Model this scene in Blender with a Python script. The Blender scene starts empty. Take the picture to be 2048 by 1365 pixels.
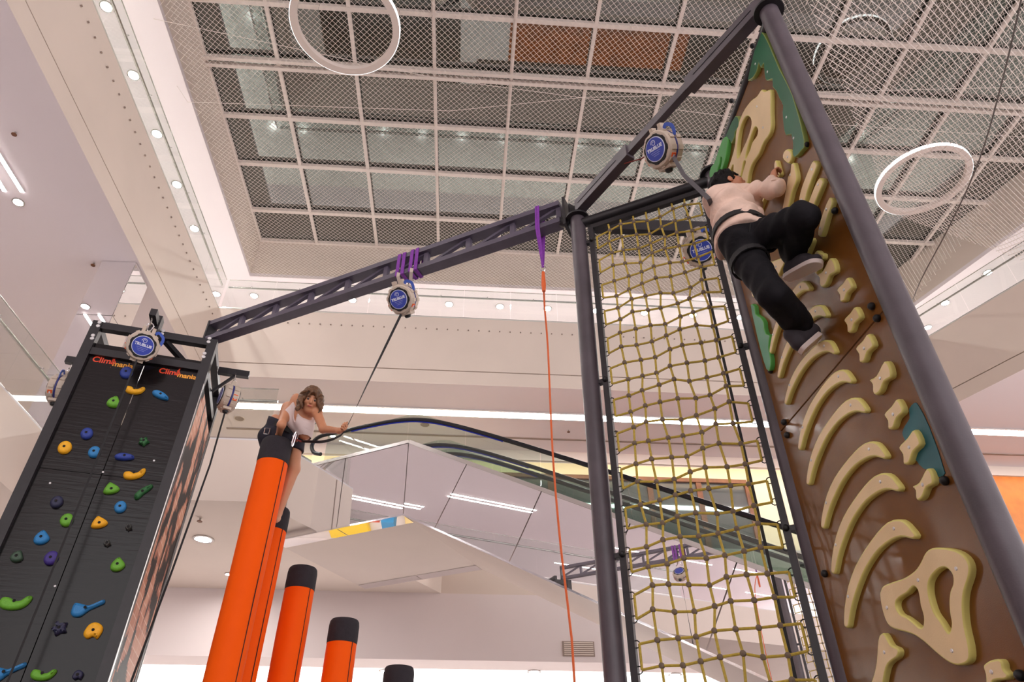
import bpy, bmesh, math, random
import numpy as np
from mathutils import Vector, Matrix
random.seed(7)
rng = np.random.default_rng(7)
S = bpy.context.scene
COL = S.collection

# ------------------------------------------------------------------ camera
CF, CPITCH, CYAW = 1402.0, math.radians(37.43), math.radians(3.89)
CPOS = Vector((0, 0, 1.5))
cam = bpy.data.cameras.new('camera')
cam.sensor_width = 36.0
cam.lens = CF*36.0/2048.0
cam.clip_end = 200
camo = bpy.data.objects.new('camera', cam)
COL.objects.link(camo)
camo.location = CPOS
camo.rotation_euler = (math.pi/2+CPITCH, 0, -CYAW)
S.camera = camo

# ------------------------------------------------------------------ world, exposure
world = bpy.data.worlds.new('world')
S.world = world
world.use_nodes = True
world.node_tree.nodes['Background'].inputs[0].default_value = (1.0, 0.955, 0.96, 1)
world.node_tree.nodes['Background'].inputs[1].default_value = 1.12
S.view_settings.view_transform = 'Standard'
S.view_settings.look = 'None'
S.view_settings.gamma = 1.0
S.view_settings.use_curve_mapping = False
S.view_settings.exposure = 1.08

# ------------------------------------------------------------------ measuring
_fw = Vector((math.sin(CYAW)*math.cos(CPITCH), math.cos(CYAW)*math.cos(CPITCH), math.sin(CPITCH)))
_rt = Vector((math.cos(CYAW), -math.sin(CYAW), 0))
_up = _rt.cross(_fw)
def ray(x, y):
    return _rt*((x-1024)/CF)+_up*((682.5-y)/CF)+_fw
def at(x, y, **k):
    d = ray(x, y); (a, v), = k.items()
    if a == 'd': return CPOS+d.normalized()*v
    i = 'XYZ'.index(a)
    return CPOS+d*((v-CPOS[i])/d[i])
def atp(x, y, P, N):
    d = ray(x, y); P = Vector(P); N = Vector(N)
    return CPOS+d*((P-CPOS).dot(N)/d.dot(N))

# ------------------------------------------------------------------ materials
def lin(c):
    return tuple((v/12.92 if v <= 0.04045 else ((v+0.055)/1.055)**2.4) for v in c)
def rgb(r, g, b): return lin((r/255, g/255, b/255))
MATS = {}
def mat(name, col, rough=0.5, metal=0.0, spec=0.5, var=0.0, vscale=6.0, bump=0.0, bscale=40.0, coat=0.0, emit=0.0, sheen=0.0):
    m = bpy.data.materials.new(name); m.use_nodes = True
    nt = m.node_tree; N = nt.nodes; L = nt.links
    b = N['Principled BSDF']
    b.inputs['Base Color'].default_value = (*col, 1)
    b.inputs['Roughness'].default_value = rough
    b.inputs['Metallic'].default_value = metal
    b.inputs['Specular IOR Level'].default_value = spec
    b.inputs['Coat Weight'].default_value = coat
    b.inputs['Coat Roughness'].default_value = 0.08
    if emit:
        b.inputs['Emission Color'].default_value = (*col, 1)
        b.inputs['Emission Strength'].default_value = emit
    tc = N.new('ShaderNodeTexCoord')
    if var:
        n = N.new('ShaderNodeTexNoise'); n.inputs['Scale'].default_value = vscale; n.inputs['Detail'].default_value = 4
        L.new(tc.outputs['Object'], n.inputs['Vector'])
        r = N.new('ShaderNodeValToRGB')
        r.color_ramp.elements[0].position = 0.3; r.color_ramp.elements[1].position = 0.7
        r.color_ramp.elements[0].color = (*[max(0, c*(1-var)) for c in col], 1)
        r.color_ramp.elements[1].color = (*[min(1, c*(1+var)) for c in col], 1)
        L.new(n.outputs['Fac'], r.inputs['Fac']); L.new(r.outputs['Color'], b.inputs['Base Color'])
    if bump:
        n = N.new('ShaderNodeTexNoise'); n.inputs['Scale'].default_value = bscale; n.inputs['Detail'].default_value = 3
        L.new(tc.outputs['Object'], n.inputs['Vector'])
        bp = N.new('ShaderNodeBump'); bp.inputs['Strength'].default_value = bump; bp.inputs['Distance'].default_value = 0.01
        L.new(n.outputs['Fac'], bp.inputs['Height']); L.new(bp.outputs['Normal'], b.inputs['Normal'])
    MATS[name] = m
    return m
def emit_mat(name, col, strength):
    m = bpy.data.materials.new(name); m.use_nodes = True
    nt = m.node_tree; nt.nodes.clear()
    e = nt.nodes.new('ShaderNodeEmission'); o = nt.nodes.new('ShaderNodeOutputMaterial')
    e.inputs[0].default_value = (*col, 1); e.inputs[1].default_value = strength
    nt.links.new(e.outputs[0], o.inputs[0]); MATS[name] = m
    return m
def glass_mat(name, tint, refl=0.12, rough=0.0):
    m = bpy.data.materials.new(name); m.use_nodes = True
    nt = m.node_tree; nt.nodes.clear(); N = nt.nodes; L = nt.links
    t = N.new('ShaderNodeBsdfTransparent'); t.inputs[0].default_value = (*tint, 1)
    g = N.new('ShaderNodeBsdfGlossy'); g.inputs[0].default_value = (1, 1, 1, 1); g.inputs['Roughness'].default_value = rough
    f = N.new('ShaderNodeLayerWeight'); f.inputs[0].default_value = 0.5
    pw = N.new('ShaderNodeMath'); pw.operation = 'POWER'; pw.inputs[1].default_value = 5.0; L.new(f.outputs['Facing'], pw.inputs[0])
    a = N.new('ShaderNodeMath'); a.operation = 'MULTIPLY_ADD'; a.use_clamp = True; a.inputs[1].default_value = 0.5; a.inputs[2].default_value = refl
    L.new(pw.outputs[0], a.inputs[0])
    x = N.new('ShaderNodeMixShader'); o = N.new('ShaderNodeOutputMaterial')
    L.new(a.outputs[0], x.inputs[0]); L.new(t.outputs[0], x.inputs[1]); L.new(g.outputs[0], x.inputs[2]); L.new(x.outputs[0], o.inputs[0])
    MATS[name] = m
    return m
def mirror_mat(name, col, rough=0.02, diff=(0, 0, 0), fac=0.9):
    m = bpy.data.materials.new(name); m.use_nodes = True
    nt = m.node_tree; nt.nodes.clear(); N = nt.nodes; L = nt.links
    t = N.new('ShaderNodeBsdfDiffuse'); t.inputs[0].default_value = (*diff, 1)
    g = N.new('ShaderNodeBsdfGlossy'); g.inputs[0].default_value = (*col, 1); g.inputs['Roughness'].default_value = rough
    x = N.new('ShaderNodeMixShader'); x.inputs[0].default_value = fac; o = N.new('ShaderNodeOutputMaterial')
    L.new(t.outputs[0], x.inputs[1]); L.new(g.outputs[0], x.inputs[2]); L.new(x.outputs[0], o.inputs[0])
    MATS[name] = m
    return m

M_WALL = mat('pale plaster', rgb(234, 221, 219), 0.75, var=0.02, vscale=0.6)
M_FASCIA = mat('warm beige fascia', rgb(228, 212, 200), 0.6, var=0.03, vscale=0.7)
M_CEIL = mat('white painted ceiling', rgb(240, 229, 231), 0.8)
M_TAN = mat('satin tan cladding', rgb(214, 198, 188), 0.45, var=0.03, vscale=0.8)
M_GROOVE = mat('shadow gap', rgb(160, 142, 132), 0.8)
M_FLOOR1 = mat('light stone floor', rgb(226, 220, 220), 0.4, var=0.05, vscale=0.5)
M_FLOORD = mat('dark brown stone floor', rgb(84, 72, 64), 0.3, var=0.15, vscale=0.8)
M_MAT = mat('dark grey crash mat', rgb(104, 98, 100), 0.7, var=0.1, vscale=0.7)
M_FLOOR3 = mat('white polished tile floor', rgb(222, 220, 214), 0.15)
M_WOODFLOOR = mat('orange wood floor', rgb(176, 96, 48), 0.3, var=0.3, vscale=2.0)
M_MULL = mat('pale pink painted steel', rgb(230, 216, 208), 0.5)
M_STEEL = mat('brushed steel', rgb(190, 186, 182), 0.25, metal=1.0)
M_CHROME = mat('chrome', rgb(225, 225, 228), 0.08, metal=1.0)
M_BLACK = mat('black powder-coated steel', rgb(34, 31, 35), 0.42, var=0.2, vscale=9, bump=0.08, bscale=180)
M_BLACKPIPE = mat('worn black steel pipe', rgb(82, 73, 80), 0.42, var=0.18, vscale=5, bump=0.05, bscale=120)
M_TRUSS = mat('violet black truss steel', rgb(86, 78, 94), 0.4, var=0.12, vscale=6)
M_RUBBER = mat('black rubber', rgb(20, 19, 22), 0.55)
M_HANDRAIL = mat('handrail rubber', rgb(24, 23, 30), 0.3)
M_BLUEGLOW = emit_mat('handrail blue sheen', (0.10, 0.12, 0.9), 0.10)  # blue sheen of the rail put in as a weak emission, no lamp
M_LAMP = emit_mat('downlight lens', (1, 0.97, 0.94), 235)
M_STRIP = emit_mat('strip lamp', (1, 0.96, 0.95), 17.0)
M_RING = emit_mat('ring lamp diffuser', (1, 0.96, 0.97), 2.2)
M_LIGHTBOX = emit_mat('luminous ceiling', (1, 0.97, 0.93), 1.6)
M_COVE = emit_mat('cove tube', (1, 0.93, 0.78), 5)
M_GLASS = glass_mat('clear balustrade glass', (0.93, 0.95, 0.94), 0.03)
M_GLASSGREEN = glass_mat('escalator glass', (0.80, 0.86, 0.83), 0.04)
M_SKY = mirror_mat('dark reflective skylight glass', (0.74, 0.80, 0.76), 0.0, (0.006, 0.007, 0.006), 0.27)
M_MIRROR = mirror_mat('mirror cladding', (0.93, 0.92, 0.92), 0.0, (0.6, 0.55, 0.55), 0.92)
M_NET = mat('white net cord', rgb(226, 214, 206), 0.7)
M_NETD = mat('dark cable', rgb(70, 58, 54), 0.6)
M_WOOD = mat('dark brown wood', rgb(120, 72, 42), 0.4, var=0.2, vscale=5)
M_ORANGEWALL = mat('amber wood wall', rgb(190, 112, 40), 0.5, var=0.15, vscale=3)
M_SCREW = mat('zinc screw', rgb(225, 222, 222), 0.3, metal=0.3)
M_DARKHOLE = mat('dark hole', rgb(14, 12, 12), 0.8)

# ------------------------------------------------------------------ mesh builder
class MB:
    def __init__(s): s.v = []; s.f = []; s.mi = []
    def add(s, vs, fs, mi=0):
        o = len(s.v); s.v += [tuple(v) for v in vs]; s.f += [tuple(i+o for i in f) for f in fs]; s.mi += [mi]*len(fs)
        return s
    def obox(s, c, ax, ay, az, mi=0):
        c = Vector(c); ax = Vector(ax); ay = Vector(ay); az = Vector(az)
        vs = [c+ax*i+ay*j+az*k for k in (-1, 1) for j in (-1, 1) for i in (-1, 1)]
        fs = [(0, 2, 3, 1), (4, 5, 7, 6), (0, 1, 5, 4), (2, 6, 7, 3), (0, 4, 6, 2), (1, 3, 7, 5)]
        if ax.cross(ay).dot(az) < 0: fs = [f[::-1] for f in fs]
        return s.add(vs, fs, mi)
    def box(s, a, b, mi=0):
        a = Vector(a); b = Vector(b); h = (b-a)/2
        return s.obox((a+b)/2, (abs(h.x), 0, 0), (0, abs(h.y), 0), (0, 0, abs(h.z)), mi)
    def bar(s, a, b, w, h, up=(0, 0, 1), mi=0):
        a = Vector(a); b = Vector(b); d = b-a; u = Vector(up)
        side = d.cross(u)
        if side.length < 1e-6: side = d.cross(Vector((1, 0, 0)))
        side.normalize(); u2 = side.cross(d).normalized()
        return s.obox((a+b)/2, d/2, side*w/2, u2*h/2, mi)
    def tube(s, path, r, n=8, cap=True, mi=0, closed=False):
        P = [Vector(p) for p in path]; m = len(P)
        rs = r if isinstance(r, (list, tuple)) else [r]*m
        prev = None; rings = []
        for i, p in enumerate(P):
            if closed: t = P[(i+1) % m]-P[i-1]
            else: t = P[min(i+1, m-1)]-P[max(i-1, 0)]
            t.normalize()
            if prev is None:
                a = Vector((0, 0, 1)) if abs(t.z) < 0.9 else Vector((1, 0, 0))
                nn = t.cross(a).normalized()
            else:
                nn = (prev-t*prev.dot(t))
                nn = nn.normalized() if nn.length > 1e-6 else t.orthogonal().normalized()
            prev = nn; bb = t.cross(nn)
            rings.append([p+(nn*math.cos(2*math.pi*k/n)+bb*math.sin(2*math.pi*k/n))*rs[i] for k in range(n)])
        vs = [v for R in rings for v in R]; fs = []
        for i in range(m if closed else m-1):
            j = (i+1) % m
            for k in range(n):
                fs.append((i*n+k, i*n+(k+1) % n, j*n+(k+1) % n, j*n+k))
        if cap and not closed:
            fs.append(tuple(range(n-1, -1, -1))); fs.append(tuple((m-1)*n+k for k in range(n)))
        return s.add(vs, fs, mi)
    def lathe(s, prof, o=(0, 0, 0), ax=(0, 0, 1), n=24, mi=0, ref=None, hollow=False):
        o = Vector(o); ax = Vector(ax).normalized(); e1 = ax.orthogonal().normalized() if ref is None else Vector(ref).normalized(); e2 = ax.cross(e1)
        vs = []; fs = []
        for (r, h) in prof:
            for k in range(n):
                a = 2*math.pi*k/n
                vs.append(o+ax*h+(e1*math.cos(a)+e2*math.sin(a))*r)
        for i in range(len(prof)-1):
            for k in range(n):
                fs.append((i*n+k, i*n+(k+1) % n, (i+1)*n+(k+1) % n, (i+1)*n+k))
        hollow = (abs(prof[0][0]-prof[-1][0])+abs(prof[0][1]-prof[-1][1])) < 1e-9 or hollow
        if not hollow and prof[0][0] > 1e-5: fs.append(tuple(range(n-1, -1, -1)))
        if not hollow and prof[-1][0] > 1e-5: fs.append(tuple((len(prof)-1)*n+k for k in range(n)))
        return s.add(vs, fs, mi)
    def sphere(s, c, r, n=10, mi=0):
        r = r if isinstance(r, (list, tuple)) else (r, r, r)
        c = Vector(c); m = max(4, n//2+1); vs = [c+Vector((0, 0, -r[2]))]; fs = []
        for i in range(1, m):
            t = -math.pi/2+math.pi*i/m
            for k in range(n):
                a = 2*math.pi*k/n
                vs.append(c+Vector((r[0]*math.cos(t)*math.cos(a), r[1]*math.cos(t)*math.sin(a), r[2]*math.sin(t))))
        vs.append(c+Vector((0, 0, r[2])))
        for k in range(n): fs.append((0, 1+(k+1) % n, 1+k))
        for i in range(m-2):
            for k in range(n):
                fs.append((1+i*n+k, 1+i*n+(k+1) % n, 1+(i+1)*n+(k+1) % n, 1+(i+1)*n+k))
        for k in range(n): fs.append((len(vs)-1, 1+(m-2)*n+k, 1+(m-2)*n+(k+1) % n))
        return s.add(vs, fs, mi)
    def prism(s, poly, h0, h1, mi=0):
        """poly: xy points (ccw), extruded in z"""
        n = len(poly)
        ar = sum(poly[i][0]*poly[(i+1) % n][1]-poly[(i+1) % n][0]*poly[i][1] for i in range(n))
        if ar < 0: poly = poly[::-1]
        vs = [(p[0], p[1], h0) for p in poly]+[(p[0], p[1], h1) for p in poly]
        fs = [tuple(range(n-1, -1, -1)), tuple(range(n, 2*n))]+[(i, (i+1) % n, n+(i+1) % n, n+i) for i in range(n)]
        return s.add(vs, fs, mi)
    def xf(s, M):
        s.v = [tuple(M @ Vector(v)) for v in s.v]; return s
    def build(s, name, mats, parent=None, smooth=False, origin=None):
        me = bpy.data.meshes.new(name)
        o = Vector(origin) if origin is not None else Vector((0, 0, 0))
        me.from_pydata([tuple(Vector(v)-o) for v in s.v], [], s.f)
        mats = mats if isinstance(mats, (list, tuple)) else [mats]
        for m in mats: me.materials.append(m)
        if len(mats) > 1: me.polygons.foreach_set('material_index', s.mi)
        if smooth:
            me.polygons.foreach_set('use_smooth', [True]*len(me.polygons))
            try: me.set_sharp_from_angle(angle=math.radians(40))
            except Exception: pass
        me.update()
        return link(name, me, parent, o)
def link(name, me, parent=None, loc=None):
    ob = bpy.data.objects.new(name, me)
    COL.objects.link(ob)
    if loc is not None: ob.location = loc
    if parent is not None:
        ob.parent = parent
        ob.location = Vector(ob.location)-WLOC(parent)
    return ob
def WLOC(o):
    v = Vector(o.location)
    while o.parent: o = o.parent; v += o.location
    return v
def tag(o, label, cat, group=None, kind=None):
    o['label'] = label; o['category'] = cat
    if group: o['group'] = group
    if kind: o['kind'] = kind
    return o
def thing(name, label, cat, loc=(0, 0, 0), group=None):
    o = bpy.data.objects.new(name, None); COL.objects.link(o); o.location = loc; o.empty_display_size = 0.1
    return tag(o, label, cat, group)
def struct(o): o['kind'] = 'structure'; return o
def catmull(pts, sub=4, closed=True):
    P = [np.array(p, float) for p in pts]; n = len(P); out = []
    rngi = range(n) if closed else range(n-1)
    for i in rngi:
        p0, p1, p2, p3 = (P[(i-1) % n], P[i], P[(i+1) % n], P[(i+2) % n]) if closed else (P[max(i-1, 0)], P[i], P[i+1], P[min(i+2, n-1)])
        for k in range(sub):
            t = k/sub
            out.append(0.5*((2*p1)+(-p0+p2)*t+(2*p0-5*p1+4*p2-p3)*t*t+(-p0+3*p1-3*p2+p3)*t**3))
    if not closed: out.append(P[-1])
    return out
def plate(name, outer, holes, frame, depth, mats, parent, bevel=0.01, back=0.0, sub=3, smooth=True):
    """rounded slab: 2-D outlines in the (e1, e2) plane of frame=(O, e1, e2, n), raised by depth along n"""
    O, e1, e2, nn = [Vector(v) for v in frame]
    def area(p): return sum(p[i][0]*p[(i+1) % len(p)][1]-p[(i+1) % len(p)][0]*p[i][1] for i in range(len(p)))
    loops = []
    for k, pts in enumerate([outer]+list(holes)):
        L = catmull(pts, sub) if sub > 1 else [np.array(p, float) for p in pts]
        if (area(L) > 0) != (k == 0): L = L[::-1]
        loops.append(L)
    bm = bmesh.new(); top = []
    for L in loops:
        n = len(L); rings = []
        for (off, h) in ((0, back), (0, depth-bevel), (bevel*0.3, depth-bevel*0.3), (bevel, depth)):
            R = []
            for i in range(n):
                t = L[(i+1) % n]-L[i-1]; ln = np.hypot(*t); t = t/ln if ln > 1e-9 else t
                q = L[i]+np.array([-t[1], t[0]])*off
                R.append(bm.verts.new(O+e1*float(q[0])+e2*float(q[1])+nn*h))
            rings.append(R)
        for a in range(3):
            for i in range(n):
                f = bm.faces.new((rings[a][i], rings[a][(i+1) % n], rings[a+1][(i+1) % n], rings[a+1][i])); f.material_index = 1; f.smooth = smooth
        top += [bm.edges.get((rings[3][i], rings[3][(i+1) % n])) for i in range(n)]
        top = [e for e in top if e]
    r = bmesh.ops.triangle_fill(bm, use_beauty=True, use_dissolve=False, edges=top)
    for g in r['geom']:
        if isinstance(g, bmesh.types.BMFace): g.material_index = 0
    bmesh.ops.recalc_face_normals(bm, faces=bm.faces)
    me = bpy.data.meshes.new(name); bm.to_mesh(me); bm.free()
    for m in mats: me.materials.append(m)
    # make the cap look along +n
    s = Vector((0, 0, 0))
    for p in me.polygons:
        if p.material_index == 0: s += p.normal*p.area
    if s.dot(nn) < 0: me.flip_normals()
    o = O
    me.transform(Matrix.Translation(-o))
    return link(name, me, parent, o)
def text_mesh(txt, size=1.0, extrude=0.0, bold=0.0):
    cu = bpy.data.curves.new('t', 'FONT'); cu.body = txt; cu.size = size; cu.extrude = extrude; cu.offset = bold; cu.resolution_u = 3
    ob = bpy.data.objects.new('t', cu); COL.objects.link(ob)
    dg = bpy.context.evaluated_depsgraph_get()
    me = bpy.data.meshes.new_from_object(ob.evaluated_get(dg))
    bpy.data.objects.remove(ob); bpy.data.curves.remove(cu)
    return me
def text_obj(name, txt, size, O, e1, e2, m, parent, bold=0.0, center=True):
    me = text_mesh(txt, size, 0.0, bold)
    xs = [v.co.x for v in me.vertices]; ys = [v.co.y for v in me.vertices]
    cx = (min(xs)+max(xs))/2 if center else min(xs); cy = (min(ys)+max(ys))/2 if center else 0
    e1 = Vector(e1); e2 = Vector(e2)
    for v in me.vertices: v.co = e1*(v.co.x-cx)+e2*(v.co.y-cy)
    me.materials.clear(); me.materials.append(m)
    return link(name, me, parent, Vector(O))
# ================================================================== the hall
XL, YF = -7.8, 16.9            # edges of the gallery slabs
Z2, Z3, ZC, ZS = 8.0, 15.3, 18.5, 20.25
def sk(p, d, Y): return (p[0]+d[0]*(Y-p[1])/d[1], Y)
RS = lambda Y: sk((14.5, 16.9), (0.43, -0.9), Y)      # right gallery edge (oblique)
RU = lambda Y: sk((16.4, 19.0), (0.336, -0.94), Y)    # right skylight edge
LK = [(XL, -28), (XL, 11.8), (-3.67, 11.8), (-2.0, 14.35), (-0.53, 16.6), (30, 16.6)]

struct(MB().box((-24, -28, -0.1), (30, 34, -0.006)).build('floor', M_FLOOR1))
struct(MB().box((-6.9, -3.4, -0.006), (12.7, 14.6, 0)).build('floor', M_MAT))
# level-two slab and its floor finish
struct(MB().prism([(-24, -28)]+LK+[(30, 34), (-24, 34)], 6.75, 7.97).build('wall_left', M_FASCIA))
struct(MB().prism([(-24, -28)]+LK+[(30, 34), (-24, 34)], 7.97, Z2).build('floor', M_FLOOR1))
struct(MB().box((1.0, 16.65, 8.0), (9.5, 18.6, 8.012)).build('floor', M_WOODFLOOR))
struct(MB().box((9.5, 16.65, 8.0), (30, 21.6, 8.01)).build('floor', M_FLOORD))
struct(MB().box((-0.5, 18.6, 8.0), (9.5, 21.6, 8.01)).build('floor', M_FLOORD))
struct(MB().box((-7.7, 15.6, 8.0), (-1.3, 21.6, 8.01)).build('floor', M_FLOORD))
# soffit bulkhead of the ground floor and the luminous ceiling behind it
struct(MB().box((-24, 16.6, 5.3), (30, 16.8, 6.75)).build('wall_far', M_WALL))
struct(MB().box((-24, 16.8, 5.3), (30, 17.45, 5.4)).build('ceiling', M_WALL))
struct(MB().box((-24, 30, 0), (30, 30.2, 6.75)).build('wall_far', M_WALL))
lb = thing('luminous_ceiling', 'bright white luminous ceiling beyond the ground floor bulkhead', 'light panel', (-6, 20, 5.3))
for i in range(8):
    MB().box((-14+i*2.6, 17.5, 5.33), (-14+i*2.6+2.57, 24, 5.4)).build('panel', M_LIGHTBOX, lb)
# level-three slab: lower edge, recessed groove, upper fascia
left3 = [(-24, -10), (XL, -10), (XL, YF), (RS(YF)), RS(-6), (36, -6), (36, 34), (-24, 34)]
def inset(off):
    return [(-24, -28), (XL-off, -28), (XL-off, YF+off), (RS(YF)[0]+off*0.8, YF+off), (RS(-6)[0]+off, -6), (36, -6), (36, 20.75), (-24, 20.75)]
zg = at(700, 734, Y=YF).z
mp_ = MB().prism(inset(0.0), 12.8, zg-0.02); mp_.mi = [0]+[1]*(len(mp_.f)-1)
struct(mp_.build('ceiling', [M_CEIL, M_FASCIA]))
struct(MB().prism(inset(0.05), zg-0.02, zg+0.02).build('trim_1', M_GROOVE))
struct(MB().prism(inset(0.012), zg+0.02, Z3-0.03).build('wall_far', M_FASCIA))
struct(MB().prism(inset(0.0), Z3-0.03, Z3).build('floor', M_FLOOR3))
zh = at(700, 652, Y=YF).z
hk = MB()
for i in range(60): hk.bar((XL+0.0, YF-0.3-i*0.32, zh), (XL+0.03, YF-0.3-i*0.32, zh+0.01), 0.035, 0.03)
for i in range(70): hk.bar((XL+0.25+i*0.32, YF, zh), (XL+0.25+i*0.32, YF-0.03, zh+0.01), 0.035, 0.03)
tag(hk.build('net_hook_row', M_GROOVE), 'row of tiny net hooks dotted along the upper gallery fascia', 'hooks', kind='stuff')
# level-three ceiling, upstand of the skylight
struct(MB().box((-24, -28, ZC), (-8.06, 34, ZC+0.15)).build('ceiling', M_CEIL))
struct(MB().prism([(-8.06, 19.0), RU(19.0), (36, 19.0), (36, 34), (-8.06, 34)], ZC, ZC+0.15).build('ceiling', M_CEIL))
struct(MB().prism([RU(19.0), RU(-4.0), (36, -4), (36, 19.0)], ZC, ZC+0.15).build('ceiling', M_CEIL))
struct(MB().box((-8.06, -28, ZC), (36, -4, ZC+0.15)).build('ceiling', M_CEIL))
struct(MB().box((-8.2, -4, ZC+0.15), (-8.06, 19.14, ZS+0.35)).build('wall_left', M_FASCIA))
struct(MB().box((-8.06, 19.0, ZC+0.15), (RU(19)[0]+0.2, 19.14, ZS+0.35)).build('wall_far', M_FASCIA))
a, b = RU(19.0), RU(-4.0)
struct(MB().prism([a, b, (b[0]+0.15, b[1]), (a[0]+0.15, a[1])], ZC+0.15, ZS+0.35).build('wall_right', M_FASCIA))
struct(MB().box((-8.06, -4.14, ZC+0.15), (RU(-4)[0], -4, ZS+0.35)).build('wall_near', M_FASCIA))
# outer walls
struct(MB().box((-24.2, -28, 0), (-24, 34, 19)).build('wall_left', M_WALL))
struct(MB().box((-24, 24.5, Z3), (36, 24.7, ZC)).build('wall_far', M_WALL))
struct(MB().box((-24, 21.7, Z2), (13.2, 21.9, 12.9)).build('wall_far', mat('cream plaster', rgb(240, 224, 190), 0.7)))
struct(MB().box((13.2, 21.6, Z2), (30, 21.9, 12.9)).build('wall_far', M_ORANGEWALL))
struct(MB().box((-24, 20.75, 13.0), (36, 21.9, 13.1)).build('ceiling', M_CEIL))
struct(MB().box((-24, 20.7, 12.45), (36, 20.78, 12.8)).build('trim_2', M_FASCIA))
MB().box((-24, 20.82, 12.86), (30, 20.95, 12.92)).build('cove_light', M_COVE)
tag(bpy.data.objects['cove_light'], 'warm cove light hidden above the far wall bulkhead', 'light')
# shadow line in the far level-two ceiling
struct(MB().box((-7.7, 19.82, 12.775), (30, 19.9, 12.8)).build('trim_3', M_GROOVE))
# ground floor joints in the fascia panels beside the escalator landing
fd = Vector((-2.0+3.67, 14.35-11.8, 0)).normalized()
for t in (0.62, 1.9):
    p = Vector((-3.67, 11.8, 0))+fd*t+Vector((fd.y, -fd.x, 0))*0.004
    struct(MB().bar((p.x, p.y, 6.76), (p.x, p.y, 7.96), 0.02, 0.012, up=(fd.y, -fd.x, 0)).build('trim_4', M_GROOVE))

# ------------------------------------------------------------------ skylight
sky = bpy.data.objects.new('window_1', None); COL.objects.link(sky); sky.location = (0, 10, ZS); struct(sky)
YR = [18.98, 17.45, 15.4, 13.56, 11.69, 9.92, 8.07, 6.2, 4.35, 2.5, 0.65, -1.2, -4.0]
XC = [-8.06, -6.0, -3.78, -1.48, 0.77, 3.01, 5.3, 7.5, 9.72, 11.95, 14.3, 16.6, 19.0, 21.4, 24.4]
for j in range(len(YR)-1):
    for i in range(len(XC)-1):
        x0, x1, y0, y1 = XC[i], XC[i+1], YR[j+1], YR[j]
        xr = RU(y1)[0]
        if x0 > xr+1.5: continue
        tx, ty = random.uniform(-1, 1)*0.0015, random.uniform(-1, 1)*0.0015
        cx, cy = (x0+x1)/2, (y0+y1)/2
        MB().obox((cx, cy, ZS+0.17), ((x1-x0)/2, 0, tx*(x1-x0)), (0, (y1-y0)/2, ty*(y1-y0)), (0, 0, 0.012)).build('pane', M_SKY, sky, origin=(cx, cy, ZS+0.17))
for j, y in enumerate(YR):
    xr = RU(y)[0]
    if j == 4:
        for dy in (-0.11, 0.11):
            MB().box((-8.06, y+dy-0.05, ZS-0.12), (xr, y+dy+0.05, ZS+0.04)).build('mullion', M_MULL, sky)
    else:
        MB().box((-8.06, y-0.065, ZS-0.03), (xr, y+0.065, ZS+0.10)).build('mullion', M_MULL, sky)
for i, x in enumerate(XC):
    ye = 19.0
    if x > 16.4: ye = 19.0-(x-16.4)*0.94/0.336
    if ye < -3: continue
    MB().box((x-0.05, -4, ZS-0.02), (x+0.05, ye, ZS+0.09)).build('mullion', M_MULL, sky)
    if i in (3, 4): MB().box((x-0.015, -4, ZS-0.07), (x+0.015, ye, ZS-0.02)).build('mullion', M_MULL, sky)

# ------------------------------------------------------------------ glass balustrades
def balustrade(label, p0, p1, z, h=1.15, pw=1.5, side=1, rail=True):
    p0 = Vector((*p0, z)); p1 = Vector((*p1, z)); d = (p1-p0); Ln = d.length; d.normalize(); nrm = Vector((-d.y, d.x, 0))*side
    t = thing('glass_balustrade', label, 'balustrade', (p0+p1)/2)
    n = max(1, round(Ln/pw)); w = Ln/n
    for i in range(n):
        c = p0+d*(w*(i+0.5))+Vector((0, 0, h/2+0.02))
        MB().obox(c, d*(w/2-0.008), nrm*0.008, (0, 0, h/2)).build('glass_panel', M_GLASS, t, origin=c)
        MB().bar(p0+d*(w*i+0.006)+Vector((0, 0, h+0.025)), p0+d*(w*(i+1)-0.006)+Vector((0, 0, h+0.025)), 0.022, 0.012).build('top_edge', M_STEEL, t)
    MB().bar(p0+Vector((0, 0, 0.02)), p1+Vector((0, 0, 0.02)), 0.05, 0.04).build('base_channel', M_STEEL, t)
    if rail:
        o = nrm*0.09+Vector((0, 0, h*0.82))
        MB().tube([p0+o, p1+o], 0.03, 10).build('handrail', M_STEEL, t, smooth=True)
        for i in range(n):
            q = p0+d*(w*(i+0.5))+Vector((0, 0, h*0.82))
            MB().tube([q+nrm*0.008, q+nrm*0.06, q+nrm*0.09], 0.012, 6).build('bracket', M_STEEL, t)
    return t
balustrade('long glass balustrade of the upper left gallery, running towards the far corner', (XL-0.06, -4), (XL-0.06, YF+0.06), Z3)
balustrade('long glass balustrade of the upper far gallery, under the skylight edge', (XL+0.02, YF+0.06), (RS(YF)[0]-0.06, YF+0.06), Z3)
balustrade('glass balustrade of the upper right gallery, right of the bone climbing wall', (RS(YF)[0]+0.05, YF+0.06), RS(2), Z3)
balustrade('glass balustrade on the middle floor at the left picture edge, beside the mirrored column', (XL-0.06, -2), (XL-0.06, 11.86), Z2, 1.13)
balustrade('glass balustrade on the middle floor right behind the woman on the orange pillar', (XL+0.02, 11.86), (-3.80, 11.86), Z2, 1.13)
balustrade('short oblique glass balustrade on the middle floor leading to the escalator landing', (-3.56, 12.02), (-3.12, 12.69), Z2, 1.13)

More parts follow.
